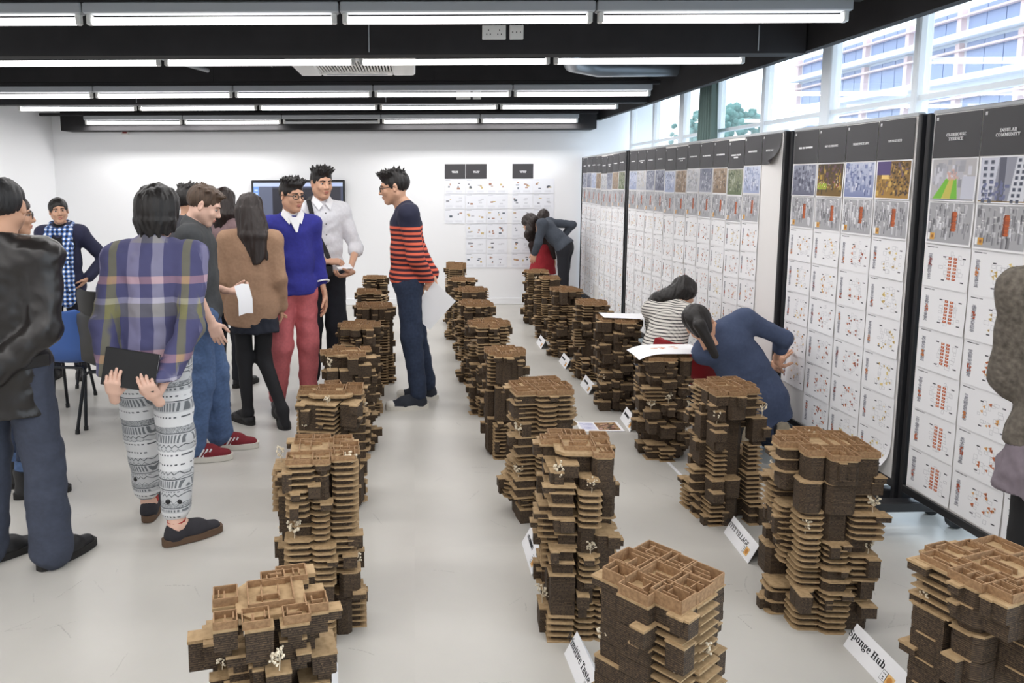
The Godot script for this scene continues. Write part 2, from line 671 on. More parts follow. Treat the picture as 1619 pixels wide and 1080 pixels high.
	for i in 24:
		var sl := part("slat", slm, ac)
		sl.position = Vector3(-0.276 + i * 0.024, 0.012, 0)
	for sg in [-1.0, 1.0]:
		part("louvre", box_mesh(Vector3(0, 0.0, sg * 0.39), Vector3(0.5, 0.01, 0.05), M.grey_metal), ac)
	# duct elbow and pipes
	var du := MB.new()
	du.tube([Vector3(1.15, 2.8, -6.1), Vector3(1.3, 2.78, -6.5), Vector3(1.42, 2.72, -6.9), Vector3(1.7, 2.71, -7.15), Vector3(2.46, 2.72, -7.2)], 0.09, 16)
	tag(top_mesh("air_duct", du.mesh(mat(hexc(120, 126, 132), 0.35, 0.6))), "grey flexible air duct elbow between the black ceiling beams", "duct")
	var du2 := MB.new()
	du2.tube([Vector3(-2.6, 2.83, -6.2), Vector3(-2.0, 2.76, -7.6)], 0.022, 10)
	tag(top_mesh("pipe", du2.mesh(M.grey_metal)), "thin grey pipe under the black ceiling by the sprinkler", "pipe")
	var sp := thing("sprinkler", "small chrome sprinkler head hanging from the black ceiling", "sprinkler", Vector3(-1.12, 2.62, -6.2))
	var s1 := MB.new()
	s1.tube([Vector3(0, 0.02, 0), Vector3(0, 0.4, 0)], 0.012, 8)
	part("drop_pipe", s1.mesh(M.dark_metal), sp)
	var s2 := MB.new()
	s2.tube([Vector3(0, 0, 0), Vector3(0, 0.012, 0)], 0.035, 12)
	part("plate", s2.mesh(M.chrome), sp)
	var s3 := MB.new()
	s3.tube([Vector3(0, -0.035, 0), Vector3(0, 0, 0)], 0.008, 8)
	part("nozzle", s3.mesh(M.chrome), sp)

# ---------------------------------------------------------------- cardboard tower models
func tower_materials() -> void:
	M.card = mat(hexc(178, 151, 114), 0.8)
	M.card.albedo_texture = noise_tex(0.03, [[0.0, Color(0.8, 0.78, 0.74)], [0.5, Color(0.95, 0.94, 0.92)], [1.0, Color(1, 1, 1)]], 21, 256, 4)
	tri(M.card, 5.0)
	M.card_brown = mat(hexc(172, 138, 101), 0.85)
	M.card_brown.albedo_texture = noise_tex(0.05, [[0.0, Color(0.75, 0.72, 0.7)], [1.0, Color(1, 1, 1)]], 22, 256, 4)
	tri(M.card_brown, 6.0)
	# laser-cut card seen edge on: scorched layers with small etched openings
	var im := Image.create(256, 256, false, Image.FORMAT_RGB8)
	im.fill(hexc(92, 74, 55))
	var rng := RandomNumberGenerator.new()
	rng.seed = 77
	for y in range(0, 256, 8):
		im.fill_rect(Rect2i(0, y, 256, 2), hexc(58, 45, 33))
		im.fill_rect(Rect2i(0, y + 4, 256, 1), hexc(116, 95, 72))
		var x := 0
		while x < 256:
			var w := rng.randi_range(3, 9)
			var q := rng.randf()
			if q < 0.4:
				im.fill_rect(Rect2i(x, y + 2, w, 4), hexc(60, 47, 35))
			elif q < 0.55:
				im.fill_rect(Rect2i(x, y + 3, w, 3), hexc(128, 105, 78))
			x += w + rng.randi_range(1, 5)
	M.card_edge = img_mat(im, 0.85)
	tri(M.card_edge, 6.0)
	M.card_edge.albedo_color = Color(0.82, 0.82, 0.82)
	M.twig = mat(hexc(224, 212, 188), 0.8)

func rect_poly(cx: float, cz: float, w: float, d: float, ch: float, yaw := 0.0, which := 15) -> PackedVector2Array:
	var out := PackedVector2Array()
	var hw := w * 0.5
	var hd := d * 0.5
	var cc := minf(ch, minf(hw, hd) * 0.9)
	var co := [Vector2(-hw, -hd), Vector2(hw, -hd), Vector2(hw, hd), Vector2(-hw, hd)]
	for i in 4:
		var p: Vector2 = co[i]
		if cc > 0.001 and (which >> i) & 1:
			var pr: Vector2 = co[(i + 3) % 4]
			var nx: Vector2 = co[(i + 1) % 4]
			out.append(p + (pr - p).normalized() * cc)
			out.append(p + (nx - p).normalized() * cc)
		else:
			out.append(p)
	for i in out.size():
		out[i] = out[i].rotated(yaw) + Vector2(cx, cz)
	return out

var tree_meshes := []

func make_tree_meshes() -> void:
	var rng := RandomNumberGenerator.new()
	rng.seed = 5
	for kind in 4:
		var mb := MB.new()
		var h: float = [0.055, 0.07, 0.045, 0.05][kind]
		mb.tube([Vector3.ZERO, Vector3(rng.randf_range(-0.004, 0.004), h * 0.6, 0.002), Vector3(0, h, 0)], 0.0016, 5, 0.0008)
		for b in 14:
			var y := h * rng.randf_range(0.3, 0.98)
			var a := rng.randf() * TAU
			var l := rng.randf_range(0.008, 0.02) * (1.25 if kind == 3 else 1.0)
			var e := Vector3(cos(a) * l, y + l * 0.8, sin(a) * l)
			mb.tube([Vector3(0, y, 0), e], 0.0011, 4, 0.0007, false)
			for q in (3 if kind == 3 else 2):
				var o := Vector3(rng.randf_range(-1, 1), rng.randf_range(-1, 1), rng.randf_range(-1, 1)) * 0.004
				mb.ball(e + o, Vector3.ONE * rng.randf_range(0.0025, 0.0045 if kind != 3 else 0.0065), 5, 3)
		tree_meshes.append(mb.mesh(M.twig))

# style: n wings, seg range, shift, slab share, chamfer
func tower(label: String, at: Vector3, yaw: float, W: float, D: float, H: float, st: Dictionary, sd: int, trees := 5) -> void:
	var rng := RandomNumberGenerator.new()
	rng.seed = sd
	var t := thing("tower_model", label, "architectural model", at, yaw, "cardboard tower models")
	var fh: float = st.get("fh", 0.0235)
	var crown: float = st.get("crown", 0.02)
	var nf := int(round((H - crown) / fh))
	fh = (H - crown) / nf
	var wings := []
	var nw: int = st.n
	var fill: float = st.get("fill", 0.34) * 0.86
	for k in nw:
		var a := TAU * (k + 0.5 * float(st.get("half", 0.0))) / nw + rng.randf_range(-0.1, 0.1)
		var rx := W * 0.5
		var rz := D * 0.5
		var ww := W * fill * rng.randf_range(0.85, 1.2)
		var dd := D * fill * rng.randf_range(0.85, 1.2)
		# push out along a rounded square
		var dx := cos(a)
		var dz := sin(a)
		var sq := lerpf(1.0, 1.0 / maxf(absf(dx), absf(dz)), 0.6)
		var reach: float = st.get("reach", 0.92)
		var c := Vector2(dx * (rx - ww * 0.5) * sq * reach, dz * (rz - dd * 0.5) * sq * reach)
		c.x = clampf(c.x, -rx + ww * 0.5, rx - ww * 0.5)
		c.y = clampf(c.y, -rz + dd * 0.5, rz - dd * 0.5)
		var segs := []
		var f := 0
		var prev := -1.0
		var tf := nf - (rng.randi_range(1, int(st.get("drop", 0))) if st.get("drop", 0) > 0 and rng.randf() < 0.45 else 0)
		while f < tf:
			var ln := rng.randi_range(st.s0, st.s1)
			if st.get("sync", false):
				ln = st.s0 + (k % 2) * int(f == 0)
			var shift: float = rng.randf_range(-1.0, 1.0) * float(st.shift)
			if st.get("sync", false):
				shift = (float(st.shift) if (segs.size() + k) % 2 == 0 else -float(st.shift))
			if absf(shift - prev) < 0.3 * float(st.shift):
				shift = -shift
			prev = shift
			var e := mini(tf, f + ln)
			if tf - e < 2:
				e = tf
			segs.append({"a": f, "b": e, "slab": rng.randf() < float(st.slab), "shift": shift, "grow": rng.randf_range(0.85, 1.15), "gap": rng.randf() < float(st.get("gap", 0.3)), "lat": rng.randf_range(-0.25, 0.25), "every": 1 if rng.randf() < 0.75 else 2, "void": f > 0 and e < tf and rng.randf() < float(st.get("void", 0.12))})
			var bumps := []
			for q in rng.randi_range(0, int(st.get("bumps", 2))):
				var b0 := rng.randi_range(f, e - 1)
				bumps.append({"a": b0, "b": mini(e, b0 + rng.randi_range(1, 3)), "lat": rng.randf_range(-0.4, 0.4), "w": rng.randf_range(0.018, 0.04), "out": rng.randf_range(0.003, 0.013), "eps": 0.00037 * (bumps.size() + 1)})
			segs[-1]["bumps"] = bumps
			f = e
		wings.append({"full": tf == nf, "c": c, "dir": Vector2(dx, dz), "w": ww, "d": dd, "segs": segs, "yaw": rng.randf_range(-1.0, 1.0) * float(st.get("twist", 0.0)), "ch": (0.2 if rng.randf() < float(st.chamfer) else 0.0) * minf(ww, dd), "which": 15})
	var spots := []
	for i in nf:
		var y0 := i * fh
		var y1 := y0 + fh
		var pl := MB.new()
		var wl := MB.new()
		wl.prism(rect_poly(0, 0, W * 0.46, D * 0.46, 0.03), y0, y1, false, false)
		var lift := -0.0006
		for wg in wings:
			lift += 0.0006
			for s in wg.segs:
				if i < s.a or i >= s.b or s.void:
					continue
				var lat := Vector2(-wg.dir.y, wg.dir.x) * float(s.lat) * float(st.shift)
				var c: Vector2 = wg.c + wg.dir * float(s.shift) + lat
				var w: float = wg.w * s.grow
				var d: float = wg.d * s.grow
				if s.slab:
					var ov := 0.012 + 0.006 * float(s.lat)
					var pc: Vector2 = c + wg.dir * ov * 0.5
					var pw: float = w + absf(wg.dir.x) * ov + 0.004
					var pd: float = d + absf(wg.dir.y) * ov + 0.004
					if (i - int(s.a)) % int(s.every) == 0:
						pl.prism(rect_poly(pc.x, pc.y, pw, pd, wg.ch, wg.yaw), y0 - 0.0004 + lift * 0.5, y0 + 0.0034 + lift * 0.5)
					wl.prism(rect_poly(c.x - wg.dir.x * 0.005, c.y - wg.dir.y * 0.005, w - 0.01, d - 0.01, wg.ch * 0.8, wg.yaw), y0, y1, false, false)
				else:
					var gp := 0.014 if (s.gap and i == s.a) else 0.0
					var j := 0.0016 if i % 2 == 0 else 0.0
					wl.prism(rect_poly(c.x, c.y, w - gp * 2.0 - j, d - gp * 2.0 - j, wg.ch, wg.yaw), y0, y1, false, gp == 0.0 and i == s.a)
					if i % 3 == 1 and float(st.get("ledge", 0.4)) > 0.5:
						pl.prism(rect_poly(c.x, c.y, w + 0.008, d * 0.6, 0.0, wg.yaw), y0, y0 + 0.003)
				var reach_out: float = absf(wg.dir.x) * w * 0.5 + absf(wg.dir.y) * d * 0.5
				for bp in s.bumps:
					if i < bp.a or i >= bp.b:
						continue
					var bc: Vector2 = c + wg.dir * (reach_out * 0.7) + Vector2(-wg.dir.y, wg.dir.x) * (float(bp.lat) * w)
					var bs := Vector2(absf(wg.dir.x) * float(bp.out) * 2.0 + float(bp.w), absf(wg.dir.y) * float(bp.out) * 2.0 + float(bp.w))
					bc += wg.dir * float(bp.out)
					wl.prism(rect_poly(bc.x, bc.y, bs.x, bs.y, 0.0, wg.yaw), y0, y1, false, i == bp.a)
					if i == bp.b - 1:
						pl.prism(rect_poly(bc.x, bc.y, bs.x + 0.004, bs.y + 0.004, 0.0, wg.yaw), y1 - 0.004, y1 - 0.0014 + lift + float(bp.eps))
				if i == s.b - 1:
					pl.prism(rect_poly(c.x, c.y, w + (0.012 if s.slab else 0.003), d + (0.012 if s.slab else 0.003), wg.ch, wg.yaw), y1 - 0.0035, y1 + 0.0005 + lift)
					if i < nf - 1 and float(s.shift) > 0.0:
						spots.append(Vector3(c.x + wg.dir.x * w * 0.35, y1, c.y + wg.dir.y * d * 0.35))
		var am := ArrayMesh.new()
		wl.into(am, M.card_edge)
		pl.into(am, M.card)
		part("floor_layer", am, t)
	# roof: base sheet and the walls of the top apartments
	var top := nf * fh
	var rp := MB.new()
	rp.prism(rect_poly(0, 0, W * 0.62, D * 0.62, 0.03), top - 0.003, top + 0.0092)
	part("roof_sheet", rp.mesh(M.card), t)
	for wg in wings:
		if not wg.full:
			continue
		var s: Dictionary = wg.segs[-1]
		var c2: Vector2 = wg.c + wg.dir * float(s.shift)
		var rm := MB.new()
		rooms(rm, c2, wg.w * s.grow * 0.95, wg.d * s.grow * 0.95, wg.yaw, top + 0.002, crown * rng.randf_range(0.8, 1.15), rng)
		part("roof_rooms", rm.mesh(M.card_brown), t)
	var rm2 := MB.new()
	rooms(rm2, Vector2.ZERO, W * 0.4, D * 0.4, 0.0, top + 0.009, crown * 0.8, rng)
	part("roof_rooms", rm2.mesh(M.card_brown), t)
	for k in mini(trees, spots.size()):
		var q := rng.randi_range(0, spots.size() - 1)
		var tr := part("paper_tree", tree_meshes[rng.randi_range(0, 3)], t)
		tr.position = spots[q]
		tr.rotation.y = rng.randf() * TAU
		tr.scale = Vector3.ONE * rng.randf_range(0.75, 1.15)
		spots.remove_at(q)

func rooms(mb: MB, c: Vector2, w: float, d: float, yaw: float, y: float, h: float, rng: RandomNumberGenerator) -> void:
	var b := Basis(Vector3.UP, -yaw)
	var th := 0.003
	var o := Vector3(c.x, y + h * 0.5, c.y)
	for sg in [-1.0, 1.0]:
		mb.box(o + b * Vector3(sg * w * 0.5, 0, 0), Vector3(th, h, d), b)
		mb.box(o + b * Vector3(0, 0, sg * d * 0.5), Vector3(w, h, th), b)
	for k in rng.randi_range(2, 4):
		var f := rng.randf_range(-0.38, 0.38)
		var hh := h * rng.randf_range(0.75, 1.0)
		var oo := Vector3(c.x, y + hh * 0.5, c.y)
		if rng.randf() < 0.5:
			mb.box(oo + b * Vector3(f * w, 0, rng.randf_range(-0.2, 0.2) * d), Vector3(th, hh, d * rng.randf_range(0.5, 0.6)), b)
		else:
			mb.box(oo + b * Vector3(rng.randf_range(-0.2, 0.2) * w, 0, f * d), Vector3(w * rng.randf_range(0.5, 0.6), hh, th), b)

func build_towers() -> void:
	tower_materials()
	make_tree_meshes()
	var slabby := {"n": 9, "s0": 4, "s1": 7, "shift": 0.022, "slab": 0.6, "chamfer": 0.6, "gap": 0.5, "fill": 0.29, "drop": 3, "void": 0.16}
	var boxy := {"n": 13, "s0": 2, "s1": 3, "shift": 0.028, "slab": 0.0, "chamfer": 0.1, "gap": 0.6, "fill": 0.26, "fh": 0.024, "drop": 4, "void": 0.16, "bumps": 1}
	var shafts := {"n": 10, "s0": 9, "s1": 16, "shift": 0.012, "slab": 0.25, "chamfer": 0.3, "gap": 0.2, "fill": 0.28, "ledge": 0.6}
	var bands := {"n": 8, "s0": 3, "s1": 3, "shift": 0.016, "slab": 0.35, "chamfer": 0.2, "gap": 0.7, "sync": true, "fill": 0.33}
	var spiky := {"n": 9, "s0": 2, "s1": 4, "shift": 0.02, "slab": 0.55, "chamfer": 0.3, "gap": 0.5, "fill": 0.28, "void": 0.22}
	var fluted := {"n": 12, "s0": 8, "s1": 14, "shift": 0.006, "slab": 0.15, "chamfer": 0.2, "gap": 0.3, "fill": 0.25, "ledge": 0.4}
	var shelves := {"n": 8, "s0": 7, "s1": 11, "shift": 0.012, "slab": 0.75, "chamfer": 0.15, "gap": 0.4, "fill": 0.31, "twist": 0.3, "crown": 0.026, "drop": 2, "void": 0.1}
	# label, x, depth, turn, width, depth, height, style, seed, trees
	var list := [
		["cardboard tower of staggered boxes cut off by the lower edge, front of the first row", -0.334, 1.65, 0.25, 0.27, 0.27, 0.74, boxy, 101, 9],
		["cardboard tower with thin bent balconies behind the staggered box tower", -0.365, 2.74, 0.1, 0.33, 0.33, 0.7, slabby, 102, 8],
		["wide cardboard tower with white shrubs, third of the row by the standing people", -0.43, 3.86, 0.0, 0.38, 0.34, 0.61, shelves, 103, 7],
		["cardboard tower of small jutting cubes, fourth of the row by the standing people", -0.41, 4.66, 0.2, 0.34, 0.32, 0.63, boxy, 104, 6],
		["pale cardboard tower of ribbed blocks beside the pink trousers, fifth of its row", -0.40, 5.4, 0.0, 0.31, 0.31, 0.66, bands, 105, 5],
		["tall dark cardboard tower just behind the man in the striped jumper", -0.33, 6.27, 0.1, 0.33, 0.31, 0.66, fluted, 106, 2],
		["ribbed cardboard tower seventh of the row by the standing people", -0.41, 7.2, 0.0, 0.29, 0.29, 0.645, shelves, 107, 2],
		["smallest-looking tower at the far end of the row behind the striped jumper", -0.42, 8.15, 0.0, 0.26, 0.26, 0.66, bands, 108, 1],
		["big cardboard tower with square slabs and brown rooms on top, foremost of the middle row", 0.625, 1.81, 0.7, 0.27, 0.27, 0.7, {"n": 8, "s0": 6, "s1": 12, "shift": 0.01, "slab": 0.62, "chamfer": 0.0, "gap": 0.4, "fill": 0.34, "crown": 0.03, "void": 0.04}, 201, 9],
		["dark cardboard tower second in the middle row with a name card at its foot", 0.61, 2.74, -0.06, 0.3, 0.32, 0.71, slabby, 202, 8],
		["cardboard tower of wide bent terraces with a brown top, third of the middle row", 0.635, 3.68, 0.15, 0.33, 0.33, 0.675, {"n": 7, "s0": 3, "s1": 5, "shift": 0.028, "slab": 0.85, "chamfer": 0.9, "gap": 0.3, "fill": 0.38}, 203, 5],
		["plain fluted cardboard tower, fourth of the middle row", 0.565, 4.57, 0.0, 0.28, 0.28, 0.65, {"n": 12, "s0": 8, "s1": 10, "shift": 0.01, "slab": 0.1, "chamfer": 0.5, "gap": 0.8, "fill": 0.27}, 204, 2],
		["spiky dark cardboard tower, fifth of the middle row", 0.545, 5.4, 0.1, 0.3, 0.3, 0.67, spiky, 205, 4],
		["cardboard tower with a flat oval brown top, sixth of the middle row", 0.52, 6.28, 0.0, 0.3, 0.3, 0.675, {"n": 9, "s0": 2, "s1": 4, "shift": 0.014, "slab": 0.7, "chamfer": 0.9, "gap": 0.5, "fill": 0.32}, 206, 3],
		["cardboard tower with a projecting upper wing, seventh of the middle row", 0.54, 7.14, 0.1, 0.31, 0.29, 0.665, spiky, 207, 2],
		["low-ribbed cardboard tower, eighth of the middle row", 0.5, 8.02, 0.0, 0.29, 0.29, 0.65, slabby, 208, 1],
		["cardboard tower with two square blocks on top at the far end of the middle row", 0.495, 8.86, 0.0, 0.26, 0.26, 0.72, {"n": 6, "s0": 3, "s1": 8, "shift": 0.01, "slab": 0.6, "chamfer": 0.5, "gap": 0.5, "fill": 0.4, "crown": 0.06}, 209, 0],
		["tall fluted cardboard tower cut off at the lower corner beside the grey skirt", 1.475, 1.79, 0.35, 0.33, 0.33, 0.72, shafts, 301, 5],
		["cardboard tower of long ledges behind the Sponge Hub name card", 1.56, 2.8, -0.05, 0.34, 0.34, 0.69, {"n": 8, "s0": 3, "s1": 5, "shift": 0.024, "slab": 0.62, "chamfer": 0.8, "gap": 0.4, "fill": 0.3, "void": 0.15}, 302, 10],
		["cardboard tower ringed by small stepped terraces behind the Buffet Village name card", 1.545, 3.67, 0.1, 0.32, 0.32, 0.672, {"n": 8, "s0": 4, "s1": 6, "shift": 0.026, "slab": 0.5, "chamfer": 0.4, "gap": 0.5, "fill": 0.27, "void": 0.15}, 303, 4],
		["dark banded cardboard tower with a curling white sheet lying on top", 1.525, 4.54, 0.0, 0.3, 0.3, 0.632, bands, 304, 4],
		["dark banded cardboard tower with a flat white sheet lying on top", 1.505, 5.5, 0.0, 0.31, 0.31, 0.68, {"n": 10, "s0": 3, "s1": 3, "shift": 0.014, "slab": 0.2, "chamfer": 0.1, "gap": 0.8, "sync": true, "fill": 0.28}, 305, 2],
		["cardboard tower with a long arm out of its top, behind the sheet-covered ones", 1.5, 6.36, 0.0, 0.3, 0.3, 0.665, spiky, 306, 3],
		["spiky cardboard tower third from the back wall in the row by the pinboards", 1.45, 7.2, 0.2, 0.29, 0.29, 0.657, spiky, 307, 2],
		["barred cardboard tower second from the back wall in the row by the pinboards", 1.435, 8.05, 0.0, 0.28, 0.28, 0.66, slabby, 308, 1],
		["cardboard tower nearest the back wall in the row by the pinboards", 1.44, 8.86, 0.0, 0.27, 0.27, 0.635, bands, 309, 0],
	]
	for e in list:
		tower(e[0], Vector3(e[1], 0, -e[2]), e[3], e[4] - 0.015, e[5] - 0.015, e[6], e[7], e[8], e[9])

# ---------------------------------------------------------------- pinboards and sheets
const AC := 12
const AW := 170
const AH := 116

func blot(im: Image, x: int, y: int, w: int, h: int, c: Color) -> void:
	im.fill_rect(Rect2i(x, y, w, h).intersection(Rect2i(0, 0, im.get_width(), im.get_height())), c)

func paint_plan(im: Image, k: int, rng: RandomNumberGenerator, fam: int) -> void:
	var ox := (k % AC) * AW
	var oy := (k / AC) * AH
	blot(im, ox, oy, AW, AH, hexc(238, 238, 240))
	var ink := hexc(70, 70, 74)
	blot(im, ox + 10, oy + 7, 26, 2, ink)
	blot(im, ox + 38, oy + 7, 12, 2, hexc(130, 130, 134))
	# tower elevation at the side of the sheet
	var ex := ox + 24
	var warm: Color = [hexc(176, 84, 44), hexc(160, 70, 40), hexc(190, 110, 50), hexc(120, 50, 45)][rng.randi_range(0, 3)]
	for y in range(26, 96, 2):
		var w := 13 + rng.randi_range(-3, 3)
		var g := rng.randi_range(140, 205)
		blot(im, ex - w / 2, oy + y, w, 2, hexc(g, g, g + 6))
		if rng.randf() < 0.7:
			blot(im, ex - w / 2 + rng.randi_range(0, 8), oy + y, 3, 2, hexc(120, 120, 128))
	var band := rng.randi_range(28, 76)
	for q in 9:
		blot(im, ex - 7 + rng.randi_range(0, 10), oy + band + rng.randi_range(0, 18), 5, 4, warm)
	# plan: rooms round a court
	var cx := ox + 108
	var cy := oy + 60
	var tint: Array = [[hexc(178, 92, 48), hexc(206, 150, 84)], [hexc(196, 130, 54), hexc(214, 178, 96)], [hexc(150, 74, 48), hexc(200, 120, 80)], [hexc(190, 160, 90), hexc(222, 200, 130)]][fam % 4]
	var line := hexc(196, 196, 200)
	for q in 16:
		var a := TAU * q / 16.0 + rng.randf() * 0.3
		var r := rng.randf_range(14, 40)
		var px := cx + int(cos(a) * r * 1.1)
		var py := cy + int(sin(a) * r)
		var w := rng.randi_range(8, 16)
		var h := rng.randi_range(7, 13)
		blot(im, px - w / 2, py - h / 2, w, 1, line)
		blot(im, px - w / 2, py + h / 2, w, 1, line)
		blot(im, px - w / 2, py - h / 2, 1, h, line)
		blot(im, px + w / 2, py - h / 2, 1, h, line)
	if fam == 4:
		for sx in [-15, 4]:
			for q in 7:
				blot(im, cx + sx, cy - 30 + q * 9, 12, 6, hexc(176, 78, 44))
				blot(im, cx + sx + 3, cy - 29 + q * 9, 5, 3, hexc(226, 180, 150))
	else:
		for q in rng.randi_range(8, 13):
			var a := rng.randf() * TAU
			var r := rng.randf_range(16, 38)
			var px := cx + int(cos(a) * r * 1.15)
			var py := cy + int(sin(a) * r)
			var s := rng.randi_range(5, 9)
			var cc: Color = tint[0] if rng.randf() < 0.6 else tint[1]
			# a turned square as stacked runs
			for yy in range(-s, s + 1):
				var ww := s - absi(yy)
				if rng.randf() < 0.93:
					blot(im, px - ww, py + yy / 2, ww + 2, 1, cc)
			if rng.randf() < 0.3:
				blot(im, px - 1, py - 1, 3, 3, hexc(90, 60, 45))
	for q in 4:
		var a := TAU * (q + 0.5) / 4.0
		blot(im, cx + int(cos(a) * 50), cy + int(sin(a) * 44), 11, 3, hexc(60, 60, 66))

func paint_aerial(im: Image, ox: int, oy: int, rng: RandomNumberGenerator) -> void:
	blot(im, ox, oy, AW, AH, hexc(236, 236, 238))
	blot(im, ox + 6, oy + 4, AW - 12, AH - 10, hexc(168, 168, 172))
	for q in 90:
		var x := rng.randi_range(6, AW - 18)
		var y := rng.randi_range(4, AH - 34)
		var w := rng.randi_range(4, 11)
		var h := rng.randi_range(10, 28)
		var g := rng.randi_range(125, 225)
		blot(im, ox + x, oy + y, w, h, hexc(g, g, g + 4))
		blot(im, ox + x, oy + y, maxi(2, w / 3), h, hexc(g - 50, g - 50, g - 44))
		blot(im, ox + x, oy + y - 1, w, 2, hexc(mini(245, g + 30), mini(245, g + 30), mini(245, g + 30)))
	var tx := ox + 104 + rng.randi_range(-8, 8)
	for y in range(26, 78, 2):
		var w := 18 + rng.randi_range(-3, 3)
		var o := rng.randi_range(-14, 20)
		blot(im, tx - w / 2, oy + y, w, 2, hexc(172 + o, 84 + o / 2, 42))
		blot(im, tx - w / 2, oy + y, 5, 2, hexc(128, 62, 36))
	blot(im, ox + 8, oy + 86, 9, 18, hexc(240, 240, 240))
	blot(im, ox + 18, oy + 86, 18, 18, hexc(214, 160, 70))
	blot(im, ox + 23, oy + 91, 8, 8, hexc(150, 96, 50))

func paint_render(im: Image, ox: int, oy: int, kind: int, rng: RandomNumberGenerator) -> void:
	blot(im, ox, oy, AW, AH, hexc(236, 236, 238))
	var pals := [
		[hexc(96, 98, 116), hexc(150, 154, 170), hexc(70, 72, 90), hexc(200, 204, 214)],
		[hexc(120, 92, 40), hexc(60, 50, 36), hexc(190, 160, 70), hexc(90, 60, 100)],
		[hexc(120, 130, 170), hexc(190, 196, 214), hexc(70, 80, 120), hexc(226, 226, 232)],
		[hexc(170, 130, 60), hexc(110, 84, 44), hexc(84, 70, 110), hexc(210, 176, 96)],
		[hexc(170, 172, 178), hexc(214, 214, 218), hexc(130, 134, 144), hexc(196, 190, 180)],
		[hexc(150, 152, 166), hexc(112, 116, 134), hexc(206, 208, 216), hexc(84, 88, 104)],
		[hexc(130, 110, 92), hexc(170, 150, 130), hexc(90, 84, 80), hexc(206, 196, 184)],
		[hexc(96, 110, 80), hexc(150, 150, 130), hexc(70, 76, 64), hexc(190, 190, 176)],
		[hexc(150, 160, 190), hexc(200, 206, 222), hexc(110, 116, 140), hexc(226, 228, 234)],
	]
	var pal: Array = pals[kind % pals.size()]
	for y in range(4, AH - 6, 3):
		var base: Color = (pal[1] as Color).lerp(pal[0], float(y) / AH)
		blot(im, ox + 6, oy + y, AW - 12, 3, base)
	for q in 150:
		var x := rng.randi_range(6, AW - 22)
		var y := rng.randi_range(4, AH - 26)
		blot(im, ox + x, oy + y, rng.randi_range(2, 14), rng.randi_range(2, 18), (pal[rng.randi_range(0, 3)] as Color).lerp(pal[0], 0.25))
	if kind == 1:
		blot(im, ox + 10, oy + 70, 60, 20, hexc(150, 170, 50))
		for q in 40:
			blot(im, ox + rng.randi_range(10, 150), oy + rng.randi_range(60, 84), 3, 4, [hexc(240, 220, 150), hexc(200, 60, 60), hexc(250, 250, 230)][q % 3])
	if kind == 3:
		blot(im, ox + 6, oy + 4, 66, 40, hexc(84, 70, 118))
		blot(im, ox + 30, oy + 44, 36, 12, hexc(236, 200, 120))
		for q in 70:
			blot(im, ox + rng.randi_range(76, 156), oy + rng.randi_range(6, 100), 7, 5, hexc(70, 54, 34))
	if kind == 9:
		blot(im, ox + 6, oy + 4, AW - 12, AH - 10, hexc(186, 184, 186))
		for q in 50:
			var g := rng.randi_range(150, 215)
			blot(im, ox + rng.randi_range(6, 140), oy + rng.randi_range(4, 60), rng.randi_range(6, 20), rng.randi_range(10, 30), hexc(g, g, g + 8))
		for y in range(56, 109):
			blot(im, ox + 60 - (y - 56) / 1.2, oy + y, 40 + (y - 56), 1, hexc(120, 190, 60))
			blot(im, ox + 74 - (y - 56) / 2.2, oy + y, 16 + (y - 56) / 3, 1, hexc(200, 190, 90))
		blot(im, ox + 120, oy + 50, 44, 58, hexc(200, 202, 214))
		for q in 30:
			blot(im, ox + rng.randi_range(60, 100), oy + rng.randi_range(30, 56), 5, 5, hexc(210, 170, 160))
	if kind == 10:
		blot(im, ox + 6, oy + 4, AW - 12, AH - 10, hexc(150, 152, 164))
		for y in range(4, AH - 6):
			blot(im, ox + 8 - y / 8, oy + y, 56, 1, hexc(206, 208, 220))
			blot(im, ox + 66, oy + y, 20, 1, hexc(96, 98, 112))
			blot(im, ox + 118 - y / 6, oy + y, 48, 1, hexc(212, 214, 222))
		for q in 18:
			blot(im, ox + 16 + (q % 2) * 22, oy + 10 + (q / 2) * 16, 11, 9, hexc(84, 90, 106))
			blot(im, ox + 122 - q + (q % 2) * 18, oy + 8 + (q / 2) * 14, 9, 8, hexc(74, 80, 96))
		for q in 40:
			blot(im, ox + rng.randi_range(10, 90), oy + rng.randi_range(60, 104), rng.randi_range(3, 12), rng.randi_range(3, 9), hexc(110, 116, 150))
		blot(im, ox, oy, 6, AH, hexc(236, 236, 238))

func uvrect(k: int, rows: int) -> Array:
	var w := 2048.0
	var h := float(rows * AH)
	var x := (k % AC) * AW
	var y := (k / AC) * AH
	return [Vector2((x + 0.5) / w, (y + 0.5) / h), Vector2((x + AW - 0.5) / w, (y + AH - 0.5) / h)]

# a sheet of paper: slightly bowed, in its own frame (x right, y up, z off the board)
func sheet_mesh(w: float, h: float, mat_: Material, uv: Array, curl: float, corner: float, rng: RandomNumberGenerator) -> ArrayMesh:
	var rows := []
	var bow := rng.randf_range(0.001, 0.004)
	for r in 6:
		var v := r / 5.0
		var row := []
		for c in 6:
			var u := c / 5.0
			var z := 0.002 + bow * sin(u * PI) * v + curl * v * v * (0.5 + 0.5 * u) + corner * pow(u, 3.0) * pow(v, 3.0)
			var sx := (u - 0.5) * w - corner * 0.45 * pow(u, 3.0) * pow(v, 3.0)
			row.append(Vector3(sx, (0.5 - v) * h + corner * 0.3 * pow(u * v, 3.0), z))
		rows.append(row)
	var mb := MB.new()
	mb.grid(rows, uv[0], uv[1])
	return mb.mesh(mat_)

